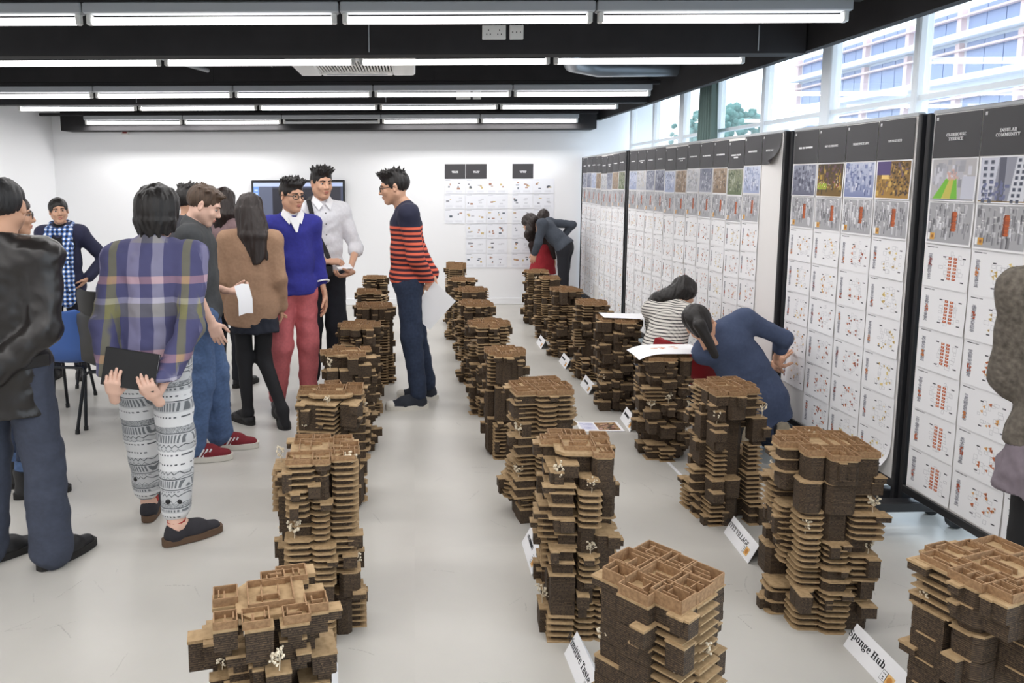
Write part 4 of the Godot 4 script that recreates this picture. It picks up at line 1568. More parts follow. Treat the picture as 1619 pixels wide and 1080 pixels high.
func person(label: String, at: Vector3, yaw: float, P: Dictionary, o := {}) -> Node3D:
	var root := thing("person", label, "person", at, yaw, o.get("group", ""))
	var skin: StandardMaterial3D = o.get("skin", M.skin)
	# body: one continuous skin surface
	var mb := MB.new()
	var pts := [P.pel, P.chest, P.neck, P.head, P.sh[0], P.sh[1], P.el[0], P.el[1], P.wr[0], P.wr[1], P.hip[0], P.hip[1], P.kn[0], P.kn[1], P.an[0], P.an[1]]
	var bd := bounds(pts, 0.16)
	var F := Fld.new(bd[0], bd[1], 0.0135)
	torso(F, P, -0.012)
	for i in 2:
		arm(F, P, i, -0.004, 1.0, -0.003)
		leg(F, P, i, -0.016, 0.05, 0.036, 1.0)
		var fw: Vector3 = (P.toe[i] as Vector3).normalized()
		F.cap(P.an[i], P.an[i] + fw * 0.12 * P.s - (P.fup[i] as Vector3) * 0.035, 0.036, 0.024, 0.03)
	F.cap(P.neck, P.head - P.hb.y * 0.06 * P.s, 0.056 * P.s, 0.052 * P.s, 0.03)
	F.add_to(mb)
	var hs: float = P.s * o.get("head", 1.0)
	append_mesh(mb, make_head(o.get("kind", "man")), Transform3D(P.hb.scaled(Vector3.ONE * hs), P.head))
	for i in 2:
		var d: Vector3 = (P.hd[i] as Vector3).normalized()
		var n: Vector3 = P.hp[i]
		n = (n - d * n.dot(d)).normalized()
		var x := d.cross(n)
		if i == 1:
			x = -x
		var sc: float = P.s * o.get("hand", 0.98)
		append_mesh(mb, make_hand(P.hk[i]), Transform3D(Basis(x * sc, d * sc, n * sc), P.wr[i]))
	part("body", mb.mesh(skin), root)
	# face
	var hx := Transform3D(P.hb.scaled(Vector3.ONE * hs), P.head)
	if o.get("face", true):
		for sg in [-1.0, 1.0]:
			var e := MB.new()
			e.ball(hx * Vector3(sg * 0.03, 0.001, 0.0765), Vector3(0.0118, 0.0062, 0.0105) * hs, 10, 6, P.hb)
			var eye := part("eye", e.mesh(M.eye_white), root)
			var ir := MB.new()
			ir.ball(hx * Vector3(sg * 0.03, 0.001, 0.0855), Vector3(0.0072, 0.0064, 0.0034) * hs, 8, 5, P.hb)
			part("iris", ir.mesh(M.iris), eye)
			var br := MB.new()
			br.tube([hx * Vector3(sg * 0.013, 0.02, 0.0955), hx * Vector3(sg * 0.032, 0.025, 0.091), hx * Vector3(sg * 0.05, 0.02, 0.078)], 0.0042 * hs, 6, 0.002)
			part("eyebrow", br.mesh(o.get("hairmat", M.hair)), root)
		var lp := MB.new()
		lp.ball(hx * Vector3(0, -0.06, 0.0925), Vector3(0.02, 0.0045, 0.0075) * hs, 10, 6, P.hb)
		lp.ball(hx * Vector3(0, -0.0705, 0.09), Vector3(0.017, 0.005, 0.0075) * hs, 10, 6, P.hb)
		part("lips", lp.mesh(M.lips), root)
	if o.get("glasses", false):
		var gl := MB.new()
		for sg in [-1.0, 1.0]:
			var ring := []
			for k in 15:
				var a := TAU * k / 14.0
				ring.append(hx * Vector3(sg * 0.033 + cos(a) * 0.025, -0.002 + sin(a) * 0.0175, 0.104 - absf(cos(a) * 0.5 + sg * 0.5) * 0.004))
			gl.tube(ring, 0.0026 * hs, 5, -1.0, false)
			gl.tube([hx * Vector3(sg * 0.057, 0.004, 0.1), hx * Vector3(sg * 0.078, 0.004, 0.06), hx * Vector3(sg * 0.082, 0.004, 0.0), hx * Vector3(sg * 0.08, -0.006, -0.015)], 0.0026 * hs, 5)
		gl.tube([hx * Vector3(-0.009, 0.002, 0.105), hx * Vector3(0.009, 0.002, 0.105)], 0.0026 * hs, 5)
		part("glasses", gl.mesh(M.black_plastic), root)
	hair(root, P, hx, hs, o)
	# shoes
	var sk: String = o.get("shoe", "shoe")
	var sm := make_shoe(sk)
	for i in 2:
		var fw: Vector3 = (P.toe[i] as Vector3).normalized()
		var up: Vector3 = (P.fup[i] as Vector3)
		up = (up - fw * up.dot(fw)).normalized()
		var bs := Basis(up.cross(fw), up, fw)
		var sc: float = P.s * o.get("foot", 1.0)
		var xf := Transform3D(bs.scaled(Vector3.ONE * sc), P.an[i] - up * 0.085 * P.s - fw * 0.02)
		var am := ArrayMesh.new()
		(sm[0] as MB).into(am, o.get("shoemat", M.shoe_black))
		var sp := part("shoe", am, root)
		sp.transform = xf
		var sl := part("sole", (sm[1] as MB).mesh(o.get("solemat", M.sole_dark)), sp)
		if o.get("stripes", false):
			for sg in [-1.0, 1.0]:
				for k in 3:
					var st := MB.new()
					st.box(Vector3(sg * 0.0425, 0.052, 0.075 + k * 0.021), Vector3(0.006, 0.06, 0.009), Basis(Vector3.RIGHT, 0.55))
					part("stripe", st.mesh(M.print_white), sp)
		if o.get("toe_cap", false):
			var tc := MB.new()
			tc.ball(Vector3(0, 0.033, 0.212), Vector3(0.043, 0.031, 0.042), 12, 8)
			part("toe_cap", tc.mesh(M.sole_white), sp)
		if o.get("laces", false):
			for k in 4:
				var lc := MB.new()
				lc.tube([Vector3(-0.02, 0.083 - k * 0.008, 0.075 + k * 0.018), Vector3(0.02, 0.08 - k * 0.008, 0.083 + k * 0.018)], 0.0035, 5)
				part("lace", lc.mesh(M.print_white), sp)
		sl.name = "sole"
	return root

func hair(root: Node3D, P: Dictionary, hx: Transform3D, hs: float, o: Dictionary) -> void:
	var kind: String = o.get("hair", "short")
	var hm: Material = o.get("hairmat", M.hair)
	var F: Fld
	var rng := RandomNumberGenerator.new()
	rng.seed = int(o.get("seed", 3))
	var c := 0.0062
	if kind in ["short", "spiky", "crop"]:
		F = Fld.new(Vector3(-0.13, -0.12, -0.15), Vector3(0.13, 0.2, 0.16), 0.005)
		F.blob(Vector3(0, 0.033, -0.018), Vector3(0.08, 0.09, 0.102), 0.01)
		if kind == "spiky":
			F.blob(Vector3(0, 0.088, 0.012), Vector3(0.072, 0.04, 0.088), 0.02)
			for k in 110:
				var a := rng.randf() * TAU
				var r := sqrt(rng.randf())
				var p := Vector3(cos(a) * r * 0.072, 0.085 + 0.025 * (1.0 - r * r), sin(a) * r * 0.09 + 0.005)
				var d := Vector3(cos(a) * r * 0.7 + rng.randf_range(-0.25, 0.25), 0.75, sin(a) * r * 0.55 + rng.randf_range(-0.1, 0.55)).normalized()
				F.cap(p, p + d * rng.randf_range(0.018, 0.046), 0.0105, 0.0035, 0.006)
		elif kind == "short":
			F.blob(Vector3(0, 0.085, 0.005), Vector3(0.066, 0.036, 0.084), 0.02)
			for k in 70:
				var a := rng.randf() * TAU
				var r := sqrt(rng.randf())
				var p := Vector3(cos(a) * r * 0.07, 0.085 + 0.022 * (1.0 - r * r), sin(a) * r * 0.092)
				var d := Vector3(cos(a) * 0.5 + rng.randf_range(-0.3, 0.3), 0.25, sin(a) * 0.5 + 0.45).normalized()
				F.cap(p, p + d * rng.randf_range(0.012, 0.028), 0.01, 0.004, 0.006)
		F.blob(Vector3(0, -0.045, 0.1), Vector3(0.082, 0.095, 0.077), 0.01, Basis(), true)
		F.blob(Vector3(0, -0.15, 0.0), Vector3(0.12, 0.085, 0.125), 0.012, Basis(), true)
		for sg in [-1.0, 1.0]:
			F.blob(Vector3(sg * 0.09, -0.02, 0.005), Vector3(0.02, 0.036, 0.028), 0.008, Basis(), true)
	elif kind == "bowl":
		F = Fld.new(Vector3(-0.15, -0.15, -0.16), Vector3(0.15, 0.18, 0.16), c)
		F.blob(Vector3(0, 0.04, -0.012), Vector3(0.1, 0.102, 0.114), 0.01)
		F.blob(Vector3(0, -0.02, -0.03), Vector3(0.096, 0.09, 0.092), 0.03)
		for k in 26:
			var a := PI + PI * k / 25.0
			F.cap(Vector3(cos(a) * 0.085, -0.04, sin(a) * 0.09 - 0.015), Vector3(cos(a) * 0.08, -0.105 + rng.randf_range(-0.015, 0.02), sin(a) * 0.085 - 0.015), 0.018, 0.007, 0.012)
		F.blob(Vector3(0, -0.05, 0.1), Vector3(0.078, 0.09, 0.075), 0.012, Basis(), true)
	elif kind == "tied":
		F = Fld.new(Vector3(-0.13, -0.3, -0.24), Vector3(0.13, 0.16, 0.16), c)
		F.blob(Vector3(0, 0.036, -0.016), Vector3(0.084, 0.09, 0.106), 0.01)
		F.blob(Vector3(0, -0.03, -0.055), Vector3(0.062, 0.06, 0.05), 0.03)
		if o.get("tail", 0.0) > 0.0:
			var tl: float = o.tail
			F.cap(Vector3(0, 0.03, -0.11), Vector3(0, 0.0, -0.15), 0.024, 0.032, 0.02)
			F.cap(Vector3(0, 0.0, -0.15), Vector3(0, -tl, -0.15), 0.036, 0.02, 0.02)
		F.blob(Vector3(0, -0.045, 0.098), Vector3(0.078, 0.092, 0.075), 0.012, Basis(), true)
		for sg in [-1.0, 1.0]:
			F.blob(Vector3(sg * 0.09, -0.025, 0.01), Vector3(0.018, 0.035, 0.03), 0.008, Basis(), true)
	else:
		# long loose hair; the fall is laid out in the person's frame
		var L: float = o.get("len", 0.3)
		F = Fld.new(Vector3(-0.2, -L - 0.14, -0.26), Vector3(0.2, 0.16, 0.16), 0.0075)
		F.blob(Vector3(0, 0.036, -0.016), Vector3(0.088, 0.094, 0.11), 0.01)
		var down: Vector3 = P.hb.transposed() * (o.get("fall", Vector3(0, -1, 0)) as Vector3)
		for k in 11:
			var a := PI * 0.92 + PI * 1.16 * k / 10.0
			var p0 := Vector3(cos(a) * 0.068, 0.0, sin(a) * 0.075 - 0.03)
			var p1 := p0 + down * (L * 0.5) + Vector3(cos(a) * 0.02, 0, sin(a) * 0.025)
			var p2 := p1 + down * (L * (0.5 + rng.randf_range(-0.08, 0.08))) + Vector3(-cos(a) * 0.02, 0, 0.01)
			F.cap(p0, p1, 0.032, 0.03, 0.02)
			F.cap(p1, p2, 0.03, 0.012, 0.02)
		F.blob(Vector3(0, -0.06, 0.1), Vector3(0.074, 0.1, 0.078), 0.012, Basis(), true)
	var tmp := MB.new()
	F.add_to(tmp, strands, 0.011 if kind in ["bowl", "long"] else 0.006, Vector3(1, 0.12, 1))
	tmp.renormal()
	var mb := MB.new()
	append_mesh(mb, tmp, hx)
	part("hair", mb.mesh(hm), root)

var strands := FastNoiseLite.new()

func cloth(c: Color, rough := 0.9, sd := 1, amt := 0.09) -> StandardMaterial3D:
	var m := mat(c, rough)
	m.albedo_texture = noise_tex(0.06, [[0.0, Color(1 - amt, 1 - amt, 1 - amt)], [1.0, Color(1, 1, 1)]], sd, 128, 4)
	tri(m, 5.0)
	return m

func people_materials() -> void:
	folds.seed = 8
	folds.frequency = 9.0
	folds.fractal_octaves = 2
	strands.seed = 4
	strands.frequency = 28.0
	M.skin = mat(hexc(204, 158, 130), 0.55)
	M.skin_pale = mat(hexc(220, 180, 160), 0.55)
	M.skin_tan = mat(hexc(190, 142, 112), 0.55)
	M.hair = mat(hexc(34, 29, 27), 0.5)
	M.hair_brown = mat(hexc(96, 74, 56), 0.55)
	M.hair_dark_brown = mat(hexc(54, 41, 36), 0.5)
	M.hair_grey = mat(hexc(46, 45, 46), 0.55)
	var hi := Image.create(256, 64, false, Image.FORMAT_RGB8)
	var hr := RandomNumberGenerator.new()
	hr.seed = 3
	for x in 256:
		var q := hr.randf()
		for y in 64:
			var w := clampf(0.55 + 0.45 * q + hr.randf_range(-0.08, 0.08), 0.0, 1.0)
			hi.set_pixel(x, y, Color(w, w, w))
	var ht := ImageTexture.create_from_image(hi)
	for h in [M.hair, M.hair_brown, M.hair_dark_brown, M.hair_grey]:
		h.albedo_texture = ht
		h.uv1_triplanar = true
		h.uv1_scale = Vector3(7, 1.5, 7)
	M.eye_white = mat(hexc(206, 198, 190), 0.4)
	M.iris = mat(hexc(34, 24, 20), 0.2)
	M.lips = mat(hexc(176, 108, 96), 0.5)
	M.shoe_black = mat(hexc(28, 27, 29), 0.5)
	M.sole_dark = mat(hexc(30, 28, 27), 0.7)
	M.sole_white = mat(hexc(220, 216, 206), 0.6)
	M.sole_gum = mat(hexc(92, 70, 52), 0.7)
	M.denim = cloth(hexc(84, 108, 148), 0.9, 31, 0.16)
	M.denim_dark = cloth(hexc(44, 56, 80), 0.9, 32, 0.2)
	M.jean_black = cloth(hexc(34, 36, 44), 0.9, 33)
	M.leather = mat(hexc(34, 31, 30), 0.34)
	M.slate = cloth(hexc(62, 68, 84), 0.85, 34)
	# checked shirt
	var im := Image.create(256, 256, false, Image.FORMAT_RGB8)
	var band := func(x: int, along: bool) -> Color:
		var base := hexc(78, 78, 116)
		if along:
			if x < 46: return hexc(176, 170, 196)
			if x < 84: return base
			if x < 112: return hexc(140, 136, 74)
			if x < 176: return base
			if x < 214: return hexc(190, 186, 200)
			return base
		if x < 58: return base
		if x < 84: return hexc(206, 150, 152)
		if x < 132: return base
		if x < 152: return hexc(180, 176, 190)
		if x < 200: return hexc(112, 110, 96)
		return base
	for y in 256:
		var cy: Color = band.call(y, false)
		for x in 256:
			im.set_pixel(x, y, (band.call(x, true) as Color).lerp(cy, 0.5))
	M.plaid = img_mat(im, 0.9)
	tri(M.plaid, 3.0, false, 6.0)
	# printed trousers: bands of small motifs
	var ip := Image.create(256, 512, false, Image.FORMAT_RGB8)
	ip.fill(hexc(196, 198, 200))
	var rng := RandomNumberGenerator.new()
	rng.seed = 12
	var y0 := 0
	while y0 < 512:
		var h := rng.randi_range(16, 52)
		var kind := rng.randi_range(0, 3)
		if kind == 0:
			for yy in range(y0, mini(512, y0 + h)):
				for x in range(0, 256):
					if rng.randf() < 0.45:
						ip.set_pixel(x, yy, hexc(104, 108, 112))
		elif kind == 1:
			ip.fill_rect(Rect2i(0, y0, 256, 4), hexc(86, 90, 94))
			for x in range(0, 256, 12):
				ip.fill_rect(Rect2i(x, y0 + 8, 6, maxi(4, h - 14)), hexc(110, 114, 118))
		elif kind == 2:
			ip.fill_rect(Rect2i(0, y0, 256, h), hexc(224, 225, 226))
			for x in range(0, 256, 16):
				ip.fill_rect(Rect2i(x, y0 + h / 2 - 3, 8, 6), hexc(80, 84, 88))
		else:
			for x in 256:
				var q := absi((x % 24) - 12)
				ip.fill_rect(Rect2i(x, mini(511, y0 + q), 1, 4), hexc(78, 82, 86))
				ip.fill_rect(Rect2i(x, mini(511, y0 + h - q), 1, 3), hexc(120, 124, 128))
		y0 += h
	M.print_pants = img_mat(ip, 0.9)
	M.print_pants.uv1_scale = Vector3(3.6, 1.8, 1)
	# striped jumper: yoke, stripes and rib by height
	var js := Image.create(8, 512, false, Image.FORMAT_RGB8)
	js.fill(hexc(34, 36, 58))
	# v runs from the shoulder (0) down 0.8 m
	for yy in 512:
		var m_ := yy / 512.0 * 0.8
		if m_ > 0.145 and m_ < 0.56:
			var ph := fmod(m_ - 0.145, 0.036)
			js.fill_rect(Rect2i(0, yy, 8, 1), hexc(222, 104, 78) if ph < 0.018 else hexc(58, 30, 44))
	M.jumper = img_mat(js, 0.9)
	M.jumper.uv1_scale = Vector3(1, 1.25, 1)
	M.jumper.uv1_offset = Vector3(0, 1.5 * 1.25, 0)
	# dotted scarf
	var sc := Image.create(128, 128, false, Image.FORMAT_RGB8)
	sc.fill(hexc(70, 110, 176))
	for yy in 128:
		for x in 128:
			var a := Vector2(fposmod(x, 64) - 32, fposmod(yy, 64) - 32).length()
			var b := Vector2(fposmod(x + 32, 64) - 32, fposmod(yy + 32, 64) - 32).length()
			if a < 17: sc.set_pixel(x, yy, hexc(236, 240, 244))
			elif b < 18: sc.set_pixel(x, yy, hexc(26, 30, 50))
	M.scarf = img_mat(sc, 0.9)
	tri(M.scarf, 13.0)
	# fine stripes
	var fs := Image.create(8, 64, false, Image.FORMAT_RGB8)
	fs.fill(hexc(214, 210, 202))
	for k in 4:
		fs.fill_rect(Rect2i(0, k * 16, 8, 6), hexc(70, 68, 70))
	M.fine_stripe = img_mat(fs, 0.9)
	tri(M.fine_stripe, 12.0)

func hb(yaw: float, down := 0.0, roll := 0.0) -> Basis:
	return Basis(Vector3.UP, yaw) * Basis(Vector3.RIGHT, down) * Basis(Vector3(0, 0, 1), roll)

func shift_upper(P: Dictionary, d: Vector3) -> void:
	# lean: pelvis stays, chest, neck, shoulders, arms and head move
	P.chest += d * 0.5
	P.neck += d * 0.85
	P.head += d
	for i in 2:
		P.sh[i] += d * 0.8
		P.el[i] += d * 0.6
		P.wr[i] += d * 0.4

func build_people() -> void:
	people_materials()
	leather_man()
	hidden_woman()
	scarf_woman()
	checked_man()
	curly_man()
	grey_man()
	mauve_woman()
	coat_woman()
	blue_man()
	white_man()
	striped_man()
	bent_pair()
	crouching_pair()
	cardigan_woman()

func leather_man() -> void:
	var P := stand(1.7, 1.05)
	shift_upper(P, Vector3(-0.04, 0, 0.0))
	P.an = [Vector3(-0.16, 0.085, -0.02), Vector3(0.14, 0.085, 0.0)]
	P.kn = [Vector3(-0.13, 0.49, 0.02), Vector3(0.11, 0.49, 0.03)]
	P.el = [Vector3(-0.225, 1.07, -0.08), Vector3(0.23, 1.07, -0.09)]
	P.wr = [Vector3(-0.0, 0.87, -0.2), Vector3(0.12, 0.88, -0.22)]
	P.hd = [Vector3(1, -0.3, 0), Vector3(-1, -0.3, 0)]
	P.hp = [Vector3(0, 0, -1), Vector3(0, 0, -1)]
	P.hk = ["hold", "hold"]
	P.toe = [Vector3(-0.5, 0, 1), Vector3(-0.9, 0, 1)]
	P.hb = hb(0.1, 0.0)
	var r := person("person seen from behind in a black leather jacket and slate trousers, hands behind back", Vector3(-1.765, 0, -3.2), PI, P, {"hair": "crop", "hairmat": M.hair_grey, "face": false, "seed": 5})
	trousers(r, "trousers", P, M.slate, {"t": 0.016, "knee": 0.085, "hemr": 0.092, "len": 1.02, "fold": 0.009})
	shirt(r, "jacket", P, M.leather, {"t": 0.026, "hem": 0.24, "flare": 0.03, "fold": 0.011, "collar": 0.22, "loose": 0.004, "cuff": 0.014, "sleeve": [0.9, 0.9]})
	var pk := MB.new()
	pk.cbox(Vector3(-0.17, 0.93, -0.075), Vector3(0.12, 0.05, 0.012), 0.004, Basis(Vector3.UP, 0.9))
	part("pocket_flap", pk.mesh(M.leather), r)
	for k in 3:
		var bt := MB.new()
		bt.tube([Vector3(-0.03 - k * 0.022, 0.915 + k * 0.018, -0.245), Vector3(-0.03 - k * 0.022, 0.915 + k * 0.018, -0.25)], 0.007, 8)
		part("cuff_button", bt.mesh(M.black_plastic), r)

func hidden_woman() -> void:
	var P := stand(1.62, 0.92)
	P.hb = hb(-0.2)
	var r := person("person with long dark hair and glasses half hidden behind the leather jacket", Vector3(-2.13, 0, -4.0), PI - 0.9, P, {"kind": "woman", "hair": "long", "len": 0.3, "hairmat": M.hair_dark_brown, "glasses": true, "shoe": "boot"})
	trousers(r, "jeans", P, M.denim_dark, {"len": 0.72, "knee": 0.065, "hemr": 0.058})
	for i in 2:
		var cf := MB.new()
		var a: Vector3 = P.kn[i].lerp(P.an[i], 0.68)
		var b: Vector3 = P.kn[i].lerp(P.an[i], 0.8)
		cf.tube([a, b], 0.064, 16)
		part("turned_up_cuff", cf.mesh(M.denim), r)
	shirt(r, "jacket", P, cloth(hexc(128, 122, 112), 0.95, 40), {"t": 0.024, "hem": 0.12, "bust": 0.05})

func scarf_woman() -> void:
	var P := stand(1.55, 0.95)
	P.hb = hb(0.35, 0.0, 0.08)
	P.el[1] = Vector3(0.32, 1.02, -0.1)
	P.wr[1] = Vector3(0.2, 0.86, 0.04)
	P.hd[1] = Vector3(-0.5, -0.6, 0.2)
	P.hp[1] = Vector3(-0.6, 0.5, 0)
	var r := person("person in a navy jacket and long blue dotted scarf, one hand on hip", Vector3(-3.0, 0, -6.45), 0.15, P, {"kind": "woman", "hair": "tied", "seed": 9})
	trousers(r, "trousers", P, M.jean_black, {"knee": 0.068, "hemr": 0.06})
	shirt(r, "jumper", P, mat(hexc(18, 18, 22), 0.9), {"t": 0.008, "hem": 0.05, "collar": 0.3, "sleeve": [-1.0, -1.0], "bust": 0.055})
	var jk := shirt(r, "jacket", P, cloth(hexc(46, 48, 74), 0.9, 41), {"t": 0.03, "hem": 0.13, "flare": 0.02, "bust": 0.03, "sleeve": [0.9, 0.9]})
	jk.position = Vector3(0, 0, -0.012)
	# scarf: loop round the neck and two long ends
	var F := Fld.new(Vector3(-0.26, 0.6, -0.2), Vector3(0.26, 1.48, 0.28), 0.0105)
	var n: Vector3 = P.neck
	for k in 12:
		var a0 := TAU * k / 12.0
		var a1 := TAU * (k + 1) / 12.0
		F.cap(n + Vector3(cos(a0) * 0.09, -0.01 - sin(a0) * 0.035, sin(a0) * 0.085), n + Vector3(cos(a1) * 0.09, -0.01 - sin(a1) * 0.035, sin(a1) * 0.085), 0.03, 0.03, 0.02)
	for sg in [-1.0, 1.0]:
		F.cap(n + Vector3(sg * 0.08, -0.03, 0.07), Vector3(sg * 0.09, 1.1, 0.155), 0.036, 0.05, 0.02, Vector3(0, 0, 1), 1.8)
		F.cap(Vector3(sg * 0.09, 1.1, 0.155), Vector3(sg * 0.07, 0.7, 0.165), 0.05, 0.066, 0.02, Vector3(0, 0, 1), 2.4)
	garment(r, "scarf", F, M.scarf, 0.012)

func checked_man() -> void:
	var P := stand(1.655, 1.04)
	shift_upper(P, Vector3(-0.05, 0, 0.02))
	P.pel = Vector3(0.0, 0.92, 0)
	P.an = [Vector3(-0.12, 0.085, -0.12), Vector3(0.1, 0.085, 0.15)]
	P.kn = [Vector3(-0.11, 0.48, -0.03), Vector3(0.1, 0.48, 0.1)]
	P.toe = [Vector3(-1.0, 0, 0.75), Vector3(0.15, 0, 1)]
	P.el = [Vector3(-0.225, 1.03, -0.12), Vector3(0.17, 1.03, -0.12)]
	P.wr = [Vector3(-0.1, 0.735, -0.25), Vector3(0.085, 0.75, -0.25)]
	P.hd = [Vector3(0.3, 0.8, -0.45), Vector3(-0.12, 0.85, -0.45)]
	P.hp = [Vector3(0, 0.1, 1), Vector3(0, 0.1, 1)]
	P.hk = ["hold", "hold"]
	P.hb = hb(-0.15, 0.05)
	var at := Vector3(-1.235, 0, -3.5)
	var r := person("person seen from behind in a checked shirt and patterned grey trousers", at, PI, P, {"hair": "bowl", "face": false, "skin": M.skin_pale, "shoemat": cloth(hexc(44, 42, 48), 0.8, 43), "solemat": M.sole_gum, "seed": 6})
	trousers(r, "printed_trousers", P, M.print_pants, {"t": 0.014, "knee": 0.088, "hemr": 0.072, "len": 0.78, "fold": 0.007})
	shirt(r, "checked_shirt", P, M.plaid, {"t": 0.022, "hem": 0.1, "flare": 0.006, "fold": 0.01, "collar": 0.22, "loose": 0.004, "cuff": 0.012, "cell": 0.0095, "sleeve": [0.86, 0.86]})
	for i in 2:
		var sk := MB.new()
		sk.tube([P.an[i] + Vector3(0, 0.0, 0.01), P.an[i] + Vector3(0, 0.03, 0.005)], 0.043, 14)
		part("sock", sk.mesh(mat(hexc(168, 52, 48), 0.9)), r)
	for q in [Vector3(-0.1, 0.22, -0.163), Vector3(-0.15, 0.215, -0.152), Vector3(0.13, 0.235, 0.068)]:
		var bt := MB.new()
		bt.ball(q, Vector3(0.012, 0.012, 0.008), 8, 5)
		part("button", bt.mesh(M.black_plastic), r)
	# notebook held behind the back
	var nb := thing("notebook", "black notebook held behind the back over the checked shirt", "notebook", at + Vector3(0.0, 0.87, 0.268), 0.0)
	nb.rotation = Vector3(-0.12, 0, -0.16)
	var c := MB.new()
	c.cbox(Vector3(0, 0, 0.007), Vector3(0.235, 0.165, 0.004), 0.001)
	c.cbox(Vector3(0, 0, -0.007), Vector3(0.235, 0.165, 0.004), 0.001)
	c.cbox(Vector3(-0.116, 0, 0), Vector3(0.004, 0.165, 0.016), 0.001)
	part("cover", c.mesh(mat(hexc(20, 20, 22), 0.45)), nb)
	part("pages", box_mesh(Vector3(0.001, 0, 0), Vector3(0.228, 0.16, 0.0098), M.paper), nb)

func curly_man() -> void:
	var P := stand(1.66, 1.0)
	var r := person("person almost hidden behind the checked shirt, only curly dark hair showing", Vector3(-1.63, 0, -5.5), PI - 0.6, P, {"hair": "spiky", "face": false, "seed": 21, "shoemat": mat(hexc(110, 78, 58), 0.6)})
	trousers(r, "trousers", P, M.jean_black, {})
	shirt(r, "shirt", P, cloth(hexc(70, 70, 76), 0.9, 44), {"collar": 0.2})

func grey_man() -> void:
	var P := stand(1.69, 1.02)
	P.head += Vector3(0, -0.03, 0.03)
	P.hb = hb(0.0, 0.42)
	P.an = [Vector3(-0.11, 0.085, -0.06), Vector3(0.09, 0.085, 0.08)]
	P.kn = [Vector3(-0.1, 0.49, 0.0), Vector3(0.09, 0.49, 0.06)]
	P.toe = [Vector3(0.05, 0, 1), Vector3(0.0, 0, 1)]
	P.wr[0] = Vector3(-0.2, 0.86, 0.1)
	P.el[0] = Vector3(-0.23, 1.1, 0.0)
	P.hd[0] = Vector3(0, -1, 0.35)
	P.hp[0] = Vector3(1, 0, 0)
	P.el[1] = Vector3(0.21, 1.06, -0.07)
	P.wr[1] = Vector3(0.14, 1.0, 0.16)
	P.hd[1] = Vector3(-0.4, 0.0, 1)
	P.hp[1] = Vector3(-0.3, 1, 0)
	P.hk[1] = "hold"
	var at := Vector3(-1.30, 0, -4.55)
	var r := person("person in a dark grey shirt, blue jeans and red striped sneakers looking down", at, PI / 2 + 0.12, P, {"hair": "short", "hairmat": M.hair_brown, "skin": M.skin_pale, "shoemat": cloth(hexc(128, 34, 44), 0.85, 45), "solemat": M.sole_white, "stripes": true, "laces": true, "foot": 1.06, "seed": 11})
	trousers(r, "jeans", P, M.denim, {"t": 0.016, "knee": 0.088, "hemr": 0.082, "len": 0.98, "fold": 0.01})
	shirt(r, "shirt", P, cloth(hexc(66, 68, 70), 0.9, 46), {"t": 0.02, "hem": 0.08, "collar": 0.25, "fold": 0.008, "sleeve": [0.25, 0.25]})
	var sh := MB.new()
	sh.grid([[Vector3(-0.06, 0.0, 0), Vector3(0, 0.01, 0), Vector3(0.06, 0.0, 0)], [Vector3(-0.06, -0.09, 0.03), Vector3(0, -0.08, 0.03), Vector3(0.06, -0.09, 0.03)], [Vector3(-0.06, -0.18, 0.03), Vector3(0, -0.17, 0.035), Vector3(0.06, -0.18, 0.03)]])
	var pp := top_mesh("folded_paper", sh.mesh(M.paper), at + Vector3(0.245, 1.05, -0.06))
	pp.rotation.y = 1.0
	tag(pp, "folded white paper in the hand of the person with red sneakers", "paper")

func mauve_woman() -> void:
	var P := stand(1.63, 0.92)
	var r := person("person in a mauve blouse standing behind the beige coat", Vector3(-1.53, 0, -6.15), PI - 0.3, P, {"kind": "woman", "hair": "long", "len": 0.2, "hairmat": M.hair_dark_brown, "face": false})
	trousers(r, "trousers", P, M.jean_black, {})
	shirt(r, "blouse", P, cloth(hexc(140, 116, 118), 0.9, 47), {"t": 0.02, "bust": 0.05})

func coat_woman() -> void:
	var P := stand(1.6, 0.95)
	P.hb = hb(-0.1, 0.05, 0.05)
	P.an = [Vector3(-0.2, 0.12, -0.07), Vector3(0.06, 0.08, 0.02)]
	P.kn = [Vector3(-0.05, 0.46, 0.06), Vector3(0.075, 0.47, 0.03)]
	P.toe = [Vector3(-0.35, -0.75, -0.55), Vector3(0.75, 0, 0.7)]
	P.fup = [Vector3(-0.4, 0.4, -0.7), Vector3.UP]
	P.el = [Vector3(-0.185, 1.03, -0.02), Vector3(0.185, 1.03, -0.02)]
	P.wr = [Vector3(-0.18, 0.82, 0.08), Vector3(0.19, 0.82, 0.05)]
	var r := person("person with long dark hair in a beige coat and black tights, one foot lifted", Vector3(-1.1, 0, -5.12), PI, P, {"kind": "woman", "hair": "long", "len": 0.36, "fall": Vector3(-0.22, -1, -0.12), "hairmat": M.hair_dark_brown, "face": false, "shoe": "flat", "foot": 0.92, "seed": 8})
	trousers(r, "tights", P, mat(hexc(24, 24, 28), 0.8), {"t": -0.01, "knee": 0.058, "hemr": 0.04, "len": 1.0, "fold": 0.002, "feet": true})
	# skirt
	var F := Fld.new(Vector3(-0.32, 0.55, -0.3), Vector3(0.32, 1.05, 0.3), 0.011)
	F.cap(P.pel, P.pel + Vector3(-0.02, -0.3, 0), 0.115, 0.135, 0.04, Vector3.RIGHT, 0.78)
	F.cut(Vector3.DOWN, Vector3(0, 0.66, 0))
	garment(r, "skirt", F, mat(hexc(28, 32, 44), 0.85), 0.012)
	shirt(r, "coat", P, cloth(hexc(168, 134, 108), 0.95, 48), {"t": 0.024, "hem": 0.18, "aline": 0.128, "collar": 0.15, "loose": 0.006, "fold": 0.006, "down": Vector3(0.06, -1, 0).normalized(), "sleeve": [0.98, 0.98]})

